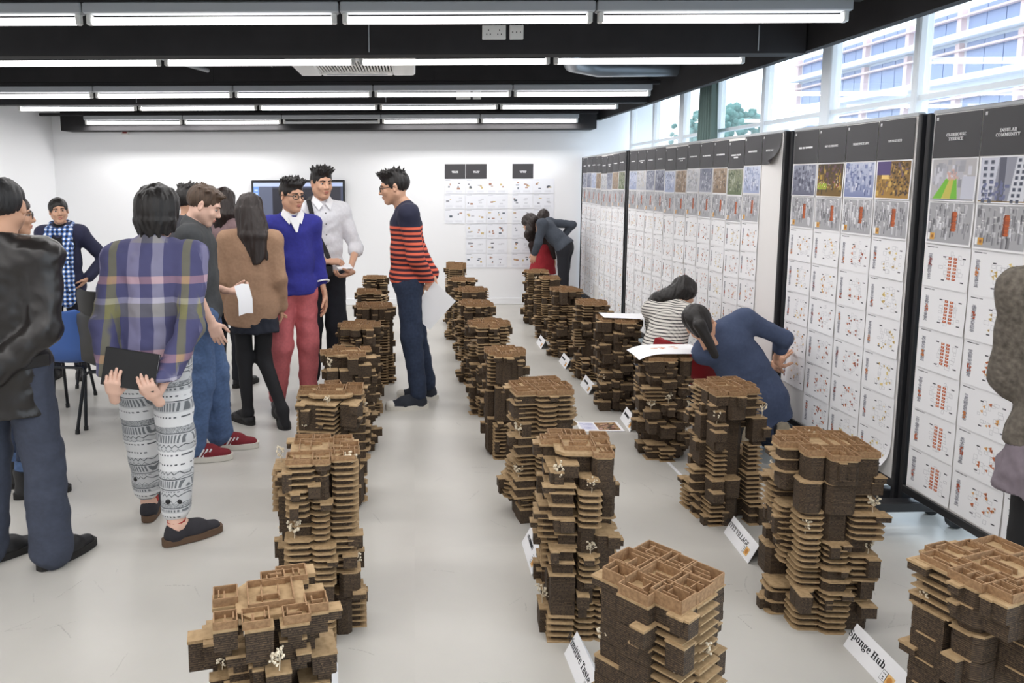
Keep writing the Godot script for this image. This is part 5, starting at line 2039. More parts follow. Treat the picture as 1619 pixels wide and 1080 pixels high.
func blue_man() -> void:
	var P := stand(1.7, 0.96)
	P.hb = hb(0.3, 0.08)
	P.toe = [Vector3(-0.2, 0, 1), Vector3(0.25, 0, 1)]
	P.an[0] += Vector3(-0.02, 0, -0.04)
	P.wr = [Vector3(-0.18, 0.86, 0.13), Vector3(0.22, 0.85, 0.06)]
	P.hd[0] = Vector3(0.25, -1, 0.3)
	var r := person("person in a bright blue jumper and pink trousers wearing glasses", Vector3(-0.875, 0, -5.46), 0.45, P, {"hair": "spiky", "glasses": true, "seed": 2})
	trousers(r, "pink_trousers", P, cloth(hexc(202, 108, 112), 0.9, 49), {"t": 0.01, "knee": 0.078, "hemr": 0.064, "len": 0.94, "fold": 0.008})
	shirt(r, "jumper", P, cloth(hexc(50, 52, 142), 0.95, 50), {"t": 0.019, "hem": 0.07, "fold": 0.006, "sleeve": [0.5, 0.5], "cuff": 0.01})
	collar_v(r, P, true)
	for i in 2:
		var cf := MB.new()
		var a: Vector3 = P.el[i].lerp(P.wr[i], 0.56)
		var b: Vector3 = P.el[i].lerp(P.wr[i], 0.6)
		cf.tube([a, b], 0.058, 16)
		part("white_cuff", cf.mesh(M.print_white), r)

# shirt collar standing round the neck with two points, and the white of a V opening
func collar_v(r: Node3D, P: Dictionary, vneck: bool) -> void:
	var n: Vector3 = P.neck
	var s: float = P.s
	var F := Fld.new(n - Vector3(0.16, 0.1, 0.14), n + Vector3(0.16, 0.14, 0.18), 0.007)
	F.cap(n + Vector3(0, -0.02, 0.0), n.lerp(P.head, 0.36), 0.066 * s, 0.062 * s, 0.02)
	F.cut((P.head - n).normalized(), n.lerp(P.head, 0.3))
	F.cut(Vector3(0, 0.35, 1).normalized(), n + Vector3(0, 0.035, 0.055))
	garment(r, "collar_band", F, M.print_white, 0.002)
	for sg in [-1.0, 1.0]:
		var c := MB.new()
		var th := Vector3(0, 0.002, 0.007)
		var a := n + Vector3(sg * 0.064, 0.05, 0.025) * s
		var b := n + Vector3(sg * 0.01, -0.015, 0.092) * s
		var d := n + Vector3(sg * 0.045, -0.06, 0.108) * s
		var e := n + Vector3(sg * 0.088, 0.008, 0.045) * s
		c.grid([[a, b], [e, d]])
		c.grid([[a + th, b + th], [e + th, d + th]])
		part("collar", c.mesh(M.print_white), r)
	if vneck:
		var v := MB.new()
		var nn := Vector3(0, 0.4, 1).normalized()
		for dz in [0.0, 0.008]:
			var o: Vector3 = nn * dz
			v.quad(n + Vector3(-0.045, -0.01, 0.092) + o, n + Vector3(0.045, -0.01, 0.092) + o, n + Vector3(0.006, -0.115, 0.136) + o, n + Vector3(-0.006, -0.115, 0.136) + o, nn)
		part("shirt_front", v.mesh(M.print_white), r)

func white_man() -> void:
	var P := stand(1.79, 0.98)
	P.hb = hb(0.15, 0.06)
	P.el = [Vector3(-0.25, 1.15, 0.02), Vector3(0.28, 1.14, 0.03)]
	P.wr = [Vector3(-0.03, 1.06, 0.26), Vector3(0.14, 0.96, 0.27)]
	P.hd = [Vector3(1, 0.0, 0.15), Vector3(-0.8, -0.15, 0.3)]
	P.hp = [Vector3(0, -1, -0.4), Vector3(-0.2, 1, -0.2)]
	P.hk = ["hold", "hold"]
	var at := Vector3(-0.74, 0, -6.12)
	var r := person("person in a white shirt and dark jeans with a camera strap across the chest", at, 0.4, P, {"hair": "spiky", "seed": 14, "shoemat": mat(hexc(110, 82, 62), 0.6)})
	trousers(r, "jeans", P, M.jean_black, {"t": 0.012, "knee": 0.082, "hemr": 0.075, "len": 0.97})
	shirt(r, "shirt", P, cloth(hexc(226, 226, 230), 0.85, 51, 0.06), {"t": 0.02, "hem": 0.03, "collar": 0.2, "fold": 0.009, "sleeve": [0.12, 0.12], "cuff": 0.012})
	collar_v(r, P, false)
	for k in 5:
		var bt := MB.new()
		bt.ball(Vector3(0.0, 1.43 - k * 0.085, 0.135 - absf(k - 2) * 0.006), Vector3(0.006, 0.006, 0.004), 8, 4)
		part("button", bt.mesh(M.black_plastic), r)
	# camera and strap
	var cam := thing("handheld_camera", "black camera with strap hanging in front of the white shirt", "camera", at + Basis(Vector3.UP, 0.4) * Vector3(-0.06, 0.99, 0.24), 0.4)
	var b := MB.new()
	b.cbox(Vector3(0, 0, 0), Vector3(0.14, 0.09, 0.055), 0.01)
	b.cbox(Vector3(0, 0.05, 0), Vector3(0.055, 0.03, 0.05), 0.008)
	part("camera_body", b.mesh(M.black_plastic), cam)
	var l := MB.new()
	l.tube([Vector3(0, -0.005, 0.025), Vector3(0, -0.008, 0.1)], 0.034, 16)
	part("lens", l.mesh(M.black_plastic), cam)
	var s := MB.new()
	var pts := [Vector3(0.06, 0.04, 0), Vector3(0.04, 0.14, -0.06), Vector3(-0.02, 0.28, -0.085), Vector3(-0.06, 0.45, -0.1), Vector3(-0.055, 0.54, -0.2), Vector3(0.0, 0.57, -0.32)]
	for i in pts.size() - 1:
		var d: Vector3 = pts[i + 1] - pts[i]
		var z := d.normalized()
		var x := Vector3(0.9, 0.3, 0.0)
		x = (x - z * x.dot(z)).normalized()
		s.box((pts[i] + pts[i + 1]) * 0.5, Vector3(0.038, 0.004, d.length() + 0.008), Basis(x, z.cross(x), z))
	part("strap", s.mesh(mat(hexc(30, 30, 32), 0.8)), cam)
	var ph := thing("leaflet", "small white leaflet in the hands of the person with the camera", "paper", at + Basis(Vector3.UP, 0.4) * Vector3(0.09, 1.02, 0.3), 0.4)
	var pm := MB.new()
	pm.cbox(Vector3.ZERO, Vector3(0.12, 0.006, 0.09), 0.001, Basis(Vector3.RIGHT, 0.3))
	part("pages", pm.mesh(M.paper), ph)

func striped_man() -> void:
	var P := stand(1.77, 0.98)
	# local +z is the way he faces; he leans forward over straight legs
	P.pel = Vector3(0, 0.98, 0.06)
	P.hip = [Vector3(-0.085, 0.93, 0.05), Vector3(0.085, 0.93, 0.05)]
	P.chest += Vector3(0, 0, 0.075)
	P.neck += Vector3(0, -0.005, 0.09)
	P.head += Vector3(0, -0.01, 0.135)
	P.sh = [Vector3(-0.175, 1.44, 0.055), Vector3(0.175, 1.44, 0.05)]
	P.el = [Vector3(-0.2, 1.15, -0.02), Vector3(0.215, 1.14, 0.0)]
	P.wr = [Vector3(-0.03, 0.97, -0.13), Vector3(0.1, 0.945, -0.09)]
	P.hd = [Vector3(0.5, -0.8, -0.2), Vector3(-0.25, -0.9, -0.35)]
	P.hp = [Vector3(0.2, 0, 1), Vector3(-0.8, 0, 0.5)]
	P.hk = ["relaxed", "hold"]
	P.kn = [Vector3(-0.1, 0.52, 0.0), Vector3(0.09, 0.52, 0.03)]
	P.an = [Vector3(-0.13, 0.085, -0.1), Vector3(0.12, 0.085, -0.02)]
	P.toe = [Vector3(-0.1, 0, 1), Vector3(0.18, 0, 1)]
	P.hb = hb(0.0, 0.16)
	var at := Vector3(0.015, 0, -5.62)
	var r := person("person in a navy jumper with orange stripes and dark jeans, seen in profile", at, -PI / 2, P, {"hair": "spiky", "glasses": true, "seed": 17, "solemat": M.sole_white, "laces": true, "toe_cap": true, "shoemat": cloth(hexc(44, 48, 58), 0.85, 52), "foot": 1.05})
	trousers(r, "jeans", P, M.denim_dark, {"t": 0.014, "knee": 0.076, "hemr": 0.062, "len": 0.92, "fold": 0.008})
	shirt(r, "striped_jumper", P, M.jumper, {"t": 0.022, "hem": 0.04, "fold": 0.006, "sleeve": [0.9, 0.9], "cuff": 0.008, "loose": 0.006, "cell": 0.0095})
	var sh := MB.new()
	sh.grid([[Vector3(-0.105, 0.148, 0), Vector3(0, 0.148, 0.004), Vector3(0.105, 0.148, 0)], [Vector3(-0.105, -0.148, 0), Vector3(0, -0.148, 0.004), Vector3(0.105, -0.148, 0)]])
	var pp := top_mesh("paper_sheet", sh.mesh(M.paper), at + Vector3(0.12, 0.77, 0.12))
	pp.rotation = Vector3(0, -0.25, -0.72)
	tag(pp, "white sheet held behind the back of the person in stripes", "paper")

func bent_pair() -> void:
	# bending over beside the far pinboard, head to the left
	var P := stand(1.6, 0.92)
	P.pel = Vector3(0, 0.86, -0.05)
	P.hip = [Vector3(-0.08, 0.82, -0.05), Vector3(0.08, 0.82, -0.05)]
	P.chest = Vector3(0.0, 1.05, 0.15)
	P.neck = Vector3(0, 1.14, 0.28)
	P.head = Vector3(0, 1.14, 0.41)
	P.hb = hb(0.0, 0.7)
	P.sh = [Vector3(-0.16, 1.14, 0.2), Vector3(0.16, 1.14, 0.2)]
	P.el = [Vector3(-0.33, 1.11, -0.06), Vector3(0.19, 0.9, 0.24)]
	P.wr = [Vector3(-0.33, 0.93, 0.08), Vector3(0.14, 0.76, 0.3)]
	P.hd = [Vector3(-0.1, -0.6, 0.6), Vector3(-0.1, -1, 0.3)]
	P.hp = [Vector3(-1, 0, 0.4), Vector3(-1, 0, 0)]
	P.kn = [Vector3(-0.09, 0.45, -0.02), Vector3(0.1, 0.45, -0.06)]
	P.an = [Vector3(-0.1, 0.085, -0.05), Vector3(0.1, 0.085, -0.12)]
	var r := person("person in a grey top and black trousers bending over by the far pinboard", Vector3(1.86, 0, -9.55), -PI / 2 - 0.45, P, {"kind": "woman", "hair": "long", "len": 0.3, "fall": Vector3(0, -1, 0.15), "hairmat": M.hair_dark_brown, "face": false})
	trousers(r, "trousers", P, mat(hexc(28, 29, 36), 0.9), {"t": 0.008, "knee": 0.066, "hemr": 0.05})
	shirt(r, "top", P, cloth(hexc(70, 76, 86), 0.95, 53), {"t": 0.022, "hem": 0.03})
	var Q := stand(1.3, 0.95)
	Q.hb = hb(0.0, 0.3)
	var r2 := person("person with very long dark hair and a red skirt behind the bending figure", Vector3(1.7, 0, -9.95), PI - 0.7, Q, {"kind": "woman", "hair": "long", "len": 0.5, "hairmat": M.hair_dark_brown, "face": false})
	trousers(r2, "leggings", Q, cloth(hexc(150, 152, 158), 0.9, 54), {"knee": 0.055, "hemr": 0.045})
	shirt(r2, "top", Q, mat(hexc(48, 34, 32), 0.9), {"t": 0.014})
	var F := Fld.new(Vector3(-0.28, 0.35, -0.28), Vector3(0.28, 0.95, 0.28), 0.012)
	F.cap(Q.pel + Vector3(0, 0.08, 0), Q.pel + Vector3(0, -0.26, 0), 0.11, 0.15, 0.04, Vector3.RIGHT, 0.8)
	F.cut(Vector3.DOWN, Vector3(0, 0.46, 0))
	garment(r2, "skirt", F, cloth(hexc(156, 36, 46), 0.9, 55), 0.01)

func crouching_pair() -> void:
	# striped top, seated low on the red chair, facing the board (away and to the right)
	var P := stand(1.62, 0.92)
	P.pel = Vector3(0, 0.44, -0.12)
	P.hip = [Vector3(-0.085, 0.42, -0.1), Vector3(0.085, 0.42, -0.1)]
	P.chest = Vector3(0, 0.66, 0.02)
	P.neck = Vector3(0, 0.8, 0.13)
	P.head = Vector3(0, 0.875, 0.24)
	P.hb = hb(0.0, 0.5)
	P.sh = [Vector3(-0.16, 0.76, 0.08), Vector3(0.16, 0.76, 0.08)]
	P.el = [Vector3(-0.2, 0.55, 0.2), Vector3(0.2, 0.55, 0.2)]
	P.wr = [Vector3(-0.12, 0.53, 0.38), Vector3(0.12, 0.53, 0.38)]
	P.hd = [Vector3(0.1, 0, 1), Vector3(-0.1, 0, 1)]
	P.hp = [Vector3(0, -1, 0), Vector3(0, -1, 0)]
	P.kn = [Vector3(-0.14, 0.46, 0.3), Vector3(0.14, 0.46, 0.3)]
	P.an = [Vector3(-0.13, 0.085, 0.22), Vector3(0.13, 0.085, 0.22)]
	var r := person("person in a thin-striped top with long dark hair, bent low at the pinboard", Vector3(1.77, 0, -5.2), PI - 0.75, P, {"kind": "woman", "hair": "long", "len": 0.26, "fall": Vector3(0.75, -0.6, -0.35), "face": false})
	trousers(r, "jeans", P, M.denim_dark, {"t": 0.006})
	shirt(r, "striped_top", P, M.fine_stripe, {"t": 0.022, "hem": 0.05, "fold": 0.006, "sleeve": [0.4, 0.4], "cell": 0.01})
	# blue dress, kneeling with an arm on the board
	var Q := stand(1.64, 0.98)
	Q.pel = Vector3(0.13, 0.42, -0.02)
	Q.hip = [Vector3(0.04, 0.4, -0.03), Vector3(0.21, 0.38, 0.0)]
	Q.chest = Vector3(-0.04, 0.685, 0.0)
	Q.neck = Vector3(-0.16, 0.8, 0.02)
	Q.head = Vector3(-0.25, 0.845, 0.03)
	Q.hb = Basis(Vector3(0, 0, 1), 0.5) * hb(PI - 0.25, 0.25)
	# facing away from the camera: the person's right is on +x here
	Q.sh = [Vector3(0.03, 0.86, 0.0), Vector3(-0.2, 0.66, 0.0)]
	Q.el = [Vector3(0.28, 0.74, -0.02), Vector3(0.1, 0.54, -0.24)]
	Q.wr = [Vector3(0.3, 0.6, -0.14), Vector3(0.29, 0.53, -0.16)]
	Q.hd = [Vector3(0.2, -0.6, -0.6), Vector3(0.55, 0.6, -0.1)]
	Q.hp = [Vector3(1, 0, 0.2), Vector3(1, -0.2, -0.3)]
	Q.hk = ["relaxed", "flat"]
	Q.kn = [Vector3(0.12, 0.075, -0.28), Vector3(0.3, 0.075, -0.2)]
	Q.an = [Vector3(0.025, 0.2, 0.1), Vector3(0.22, 0.2, 0.1)]
	Q.toe = [Vector3(-0.05, -0.95, 0.22), Vector3(0.05, -0.95, 0.22)]
	Q.fup = [Vector3(0, -0.2, -1), Vector3(0, -0.2, -1)]
	var r2 := person("person in a blue dress with tied black hair kneeling and pinning a sheet", Vector3(1.925, 0, -4.42), 0.0, Q, {"kind": "woman", "hair": "tied", "tail": 0.2, "face": false, "solemat": cloth(hexc(150, 140, 122), 0.9, 56), "shoe": "flat"})
	trousers(r2, "jeans", Q, M.denim_dark, {"t": 0.004, "fold": 0.006})
	shirt(r2, "dress", Q, cloth(hexc(72, 84, 112), 0.95, 57), {"t": 0.016, "hem": 0.2, "flare": 0.02, "fold": 0.006, "sleeve": [0.5, 0.15], "loose": 0.002, "cell": 0.01, "down": Vector3(0.35, -0.93, 0).normalized()})
	var wt := MB.new()
	var wa: Vector3 = Q.el[1].lerp(Q.wr[1], 0.86)
	var wb: Vector3 = Q.el[1].lerp(Q.wr[1], 0.94)
	wt.tube([wa, wb], 0.034, 14)
	part("wristband", wt.mesh(M.chrome), r2)

func cardigan_woman() -> void:
	var P := stand(1.66, 0.95)
	P.hb = hb(0.5)
	P.el = [Vector3(-0.2, 1.04, 0.04), Vector3(0.18, 1.05, 0.03)]
	P.wr = [Vector3(0.06, 1.02, 0.2), Vector3(-0.03, 1.04, 0.22)]
	P.hd = [Vector3(1, 0.05, 0.1), Vector3(-1, 0.05, 0.1)]
	P.hp = [Vector3(0, 0, -1), Vector3(0, 0, -1)]
	var r := person("person in a fuzzy grey-brown cardigan and mauve-grey skirt at the picture edge", Vector3(2.0, 0, -2.2), PI - 0.9, P, {"kind": "woman", "hair": "long", "len": 0.3, "hairmat": M.hair_dark_brown, "face": false})
	trousers(r, "leggings", P, mat(hexc(24, 24, 26), 0.85), {"t": -0.006, "knee": 0.06, "hemr": 0.042})
	var F := Fld.new(Vector3(-0.34, 0.45, -0.34), Vector3(0.34, 1.1, 0.34), 0.011)
	F.cap(P.pel + Vector3(0, 0.1, 0), P.pel + Vector3(0, -0.36, 0), 0.12, 0.2, 0.04, Vector3.RIGHT, 0.85)
	F.cut(Vector3.DOWN, Vector3(0, 0.72, 0))
	garment(r, "skirt", F, cloth(hexc(122, 112, 120), 0.95, 58), 0.018)
	shirt(r, "cardigan", P, cloth(hexc(122, 114, 104), 1.0, 59, 0.4), {"t": 0.026, "hem": 0.06, "fold": 0.008, "loose": 0.01, "cuff": 0.016, "bust": 0.05})

# ---------------------------------------------------------------- beyond the windows
func build_outside() -> void:
	M.out_white = mat(hexc(234, 237, 242), 0.8)
	M.out_pink = mat(hexc(228, 202, 198), 0.8)
	M.out_glass = mat(hexc(140, 152, 186), 0.3)
	M.out_leaf = mat(hexc(104, 142, 132), 0.8)
	M.out_ground = mat(hexc(196, 200, 202), 0.9)
	struct("ground", box_mesh(Vector3(63.5, -0.6, -40), Vector3(121.0, 0.2, 160), M.out_ground))
	# long white block across the street
	var bl := thing("office_block", "long white block with pink-framed window bands seen through the windows", "building", Vector3(45, -0.5, -60))
	part("wall", box_mesh(Vector3(4.0, 8.0, 0), Vector3(7.6, 16.0, 62), M.out_white), bl)
	var floors := [[3.3, 2.6], [6.8, 2.6], [10.6, 2.6], [14.0, 1.9]]
	var wm := MB.new()
	wm.box(Vector3.ZERO, Vector3(0.12, 1.0, 1.9))
	var wmesh := wm.mesh(M.out_glass)
	var pm := box_mesh(Vector3.ZERO, Vector3(0.5, 1.0, 0.5), M.out_pink)
	for fl in floors:
		part("ledge", box_mesh(Vector3(-0.3, fl[0] - 0.35, 0), Vector3(1.4, 0.5, 62.4), M.out_white), bl)
		for k in 9:
			var z := -29.0 + k * 6.6
			for j in 3:
				var w := part("window", wmesh, bl)
				w.scale.y = fl[1] - 0.7
				w.position = Vector3(0.16, fl[0] + (fl[1] - 0.7) * 0.5, z + j * 2.0)
				var w2 := part("window", wmesh, bl)
				w2.scale.y = 0.5
				w2.position = Vector3(0.16, fl[0] + fl[1] - 0.3, z + j * 2.0)
			var pp := part("pier", pm, bl)
			pp.scale.y = fl[1]
			pp.position = Vector3(0.0, fl[0] + fl[1] * 0.5, z - 1.6)
		part("rail", box_mesh(Vector3(-0.2, fl[0] + fl[1] - 0.62, 0), Vector3(0.5, 0.16, 62), M.out_pink), bl)
	# arched canopy
	var ar := MB.new()
	var pts := []
	for k in 25:
		var a := PI * k / 24.0
		pts.append(Vector3(18.6 + cos(a) * 2.9, -0.5 + sin(a) * 5.1, -36.0 - cos(a) * 1.0))
	ar.tube(pts, 0.42, 10)
	tag(top_mesh("canopy_arch", ar.mesh(M.out_white)), "white arch outside the windows in front of the trees", "arch")
	var rng := RandomNumberGenerator.new()
	rng.seed = 9
	for s in [[25.0, -62.0, 6.6, 5.6, "dark green tree outside, beside the end of the office block"], [19.5, -52.0, 4.2, 5.2, "small green tree outside behind the white arch"], [8.2, -9.6, 0.9, 2.35, "pale green treetop outside just above the nearest pinboard"]]:
		var t := thing("tree", s[4], "tree", Vector3(s[0], -0.5, s[1]), 0.0, "trees outside")
		var tm := MB.new()
		tm.tube([Vector3.ZERO, Vector3(0.1, s[3] * 0.7, 0)], s[2] * 0.05, 8)
		part("trunk", tm.mesh(mat(hexc(90, 76, 62), 0.9)), t)
		var lm := MB.new()
		for q in 160:
			var d := Vector3(rng.randfn(), rng.randfn(), rng.randfn()).normalized() * pow(rng.randf(), 0.4)
			lm.ball(Vector3(0, s[3], 0) + d * Vector3(s[2] * 0.5, s[2] * 0.38, s[2] * 0.5), Vector3.ONE * s[2] * rng.randf_range(0.03, 0.07), 5, 3)
		part("foliage", lm.mesh(M.out_leaf if s[1] < -20.0 else mat(hexc(150, 190, 120), 0.8)), t).set_meta("kind", "stuff")
	# curtain gathered at one window
	var rows := []
	for r in 12:
		var v := r / 11.0
		var row := []
		for c in 40:
			var u := c / 39.0
			var wd := lerpf(0.28, 0.62, v)
			row.append(Vector3(0.03 * sin(u * 40.0), 2.98 - v * 2.4, (u - 0.5) * wd))
		rows.append(row)
	var cu := MB.new()
	cu.grid(rows)
	var cm := mat(hexc(112, 130, 124), 0.9)
	var co := top_mesh("curtain", cu.mesh(cm), Vector3(2.72, 0, -7.15))
	tag(co, "narrow grey-green curtain hanging at the window above the long pinboard", "curtain")

# ---------------------------------------------------------------- furniture and small things
func chair(label: String, at: Vector3, yaw: float, m: Material, hgt := 1.0) -> void:
	var t := thing("shell_chair", label, "chair", at, yaw, "moulded plastic chairs")
	# profile from seat front over the bend to the top of the back (z forward)
	var prof := [[0.2, 0.43], [0.17, 0.455], [0.08, 0.45], [-0.04, 0.437], [-0.13, 0.44], [-0.185, 0.475], [-0.205, 0.55], [-0.225, 0.64], [-0.25, 0.74], [-0.265, 0.8], [-0.268, 0.815]]
	var mb := MB.new()
	for lay in 2:
		var rows := []
		for k in prof.size():
			var v := float(k) / (prof.size() - 1)
			var w := 0.235 - 0.03 * absf(v - 0.3) - (0.05 * maxf(0.0, v - 0.85) / 0.15)
			var row := []
			for c in 11:
				var u := c / 10.0 * 2.0 - 1.0
				var lift := 0.035 * pow(absf(u), 3.0) * (1.0 if v < 0.45 else 0.4)
				var fwd := 0.05 * u * u * (1.0 if v > 0.4 else 0.0) * minf(1.0, (v - 0.4) * 3.0 + 0.01) if v > 0.4 else 0.0
				var p := Vector3(u * w, prof[k][1] * hgt + lift, prof[k][0] + fwd)
				row.append(p - (Vector3(0, 0.006, 0) if v < 0.45 else Vector3(0, 0, 0.006)) * lay)
			rows.append(row)
		mb.grid(rows)
	part("shell", mb.mesh(m), t)
	for sg in [-1.0, 1.0]:
		for f in [-1.0, 1.0]:
			var lg := MB.new()
			lg.tube([Vector3(sg * 0.1, 0.415 * hgt, f * 0.12 - 0.02), Vector3(sg * 0.17, 0.412 * hgt, f * 0.15 - 0.02), Vector3(sg * 0.195, 0.39 * hgt, f * 0.17 - 0.02), Vector3(sg * 0.22, 0.02, f * 0.235 - 0.02)], 0.0115, 10)
			var l := part("leg", lg.mesh(M.dark_metal), t)
			var ft := MB.new()
			ft.tube([Vector3(sg * 0.2205, 0.0, f * 0.236 - 0.02), Vector3(sg * 0.2195, 0.03, f * 0.233 - 0.02)], 0.015, 10)
			part("foot_cap", ft.mesh(M.black_plastic), l)
	for f in [-1.0, 1.0]:
		var br := MB.new()
		br.tube([Vector3(-0.17, 0.412 * hgt, f * 0.15 - 0.02), Vector3(0.17, 0.412 * hgt, f * 0.15 - 0.02)], 0.0105, 8)
		part("cross_bar", br.mesh(M.dark_metal), t)

func name_card(label: String, at: Vector3, yaw: float, txt: String, rng: RandomNumberGenerator) -> void:
	var t := thing("name_card", label, "name card", at, yaw, "folded name cards by the models")
	# tent: ridge along local z, sides lean together
	var L := 0.3
	var mb := MB.new()
	for lay in 2:
		var o := -0.0012 * lay
		mb.grid([[Vector3(0, 0.085 + o, -L / 2), Vector3(0, 0.085 + o, L / 2)], [Vector3(-0.045 - o, 0, -L / 2), Vector3(-0.045 - o, 0, L / 2)]])
		mb.grid([[Vector3(0.045 + o, 0, -L / 2), Vector3(0.045 + o, 0, L / 2)], [Vector3(0, 0.085 + o, -L / 2), Vector3(0, 0.085 + o, L / 2)]])
	part("card", mb.mesh(M.paper), t)
	var yv := Vector3(0.045, 0.085, 0).normalized()
	var nv := Vector3(-yv.y, yv.x, 0)
	var b := Basis(Vector3(0, 0, 1), yv, nv)
	var face := func(x: float, y: float, z: float) -> Vector3:
		return Vector3(-0.0225, 0.0425, 0) + b * Vector3(x, y, z)
	M.print_black = M.get("print_black", mat(hexc(30, 30, 34), 0.7))
	if txt != "":
		text_part(txt, 0.03 if txt == txt.to_upper() else 0.034, 0.0006, M.print_black, t, face.call(-0.055, 0.008, 0.0006), b)
	else:
		var mk := MB.new()
		marks(mk, Vector3.ZERO, 0.13, 0.018, rng)
		var p := part("lettering", mk.mesh(M.print_black), t)
		p.transform = Transform3D(b, face.call(-0.055, 0.008, 0.0006))
		p.set_meta("kind", "stuff")
	var lg := MB.new()
	var f1 := MB.new()
	f1.box(Vector3.ZERO, Vector3(0.026, 0.036, 0.0006))
	part("emblem_frame", f1.mesh(M.print_black), t).transform = Transform3D(b, face.call(0.062, -0.016, 0.0006))
	f1 = MB.new()
	f1.box(Vector3.ZERO, Vector3(0.023, 0.033, 0.0006))
	part("emblem_field", f1.mesh(M.paper), t).transform = Transform3D(b, face.call(0.062, -0.016, 0.001))
	for q in [[-0.004, 0.008], [0.005, 0.008], [0.0, -0.004], [0.002, -0.011]]:
		lg.box(Vector3(q[0], q[1], 0), Vector3(0.006, 0.004, 0.0005))
	part("emblem_marks", lg.mesh(M.print_black), t).transform = Transform3D(b, face.call(0.062, -0.016, 0.0014))
	f1 = MB.new()
	f1.box(Vector3.ZERO, Vector3(0.034, 0.036, 0.0006))
	part("square_emblem", f1.mesh(mat(hexc(226, 184, 118), 0.7)), t).transform = Transform3D(b, face.call(0.093, -0.016, 0.0006))
	var rg := MB.new()
	rg.tube([Vector3(0, 0, -0.0003), Vector3(0, 0, 0.0003)], 0.012, 16)
	part("round_emblem", rg.mesh(mat(hexc(196, 132, 62), 0.7)), t).transform = Transform3D(b, face.call(0.093, -0.016, 0.0011))

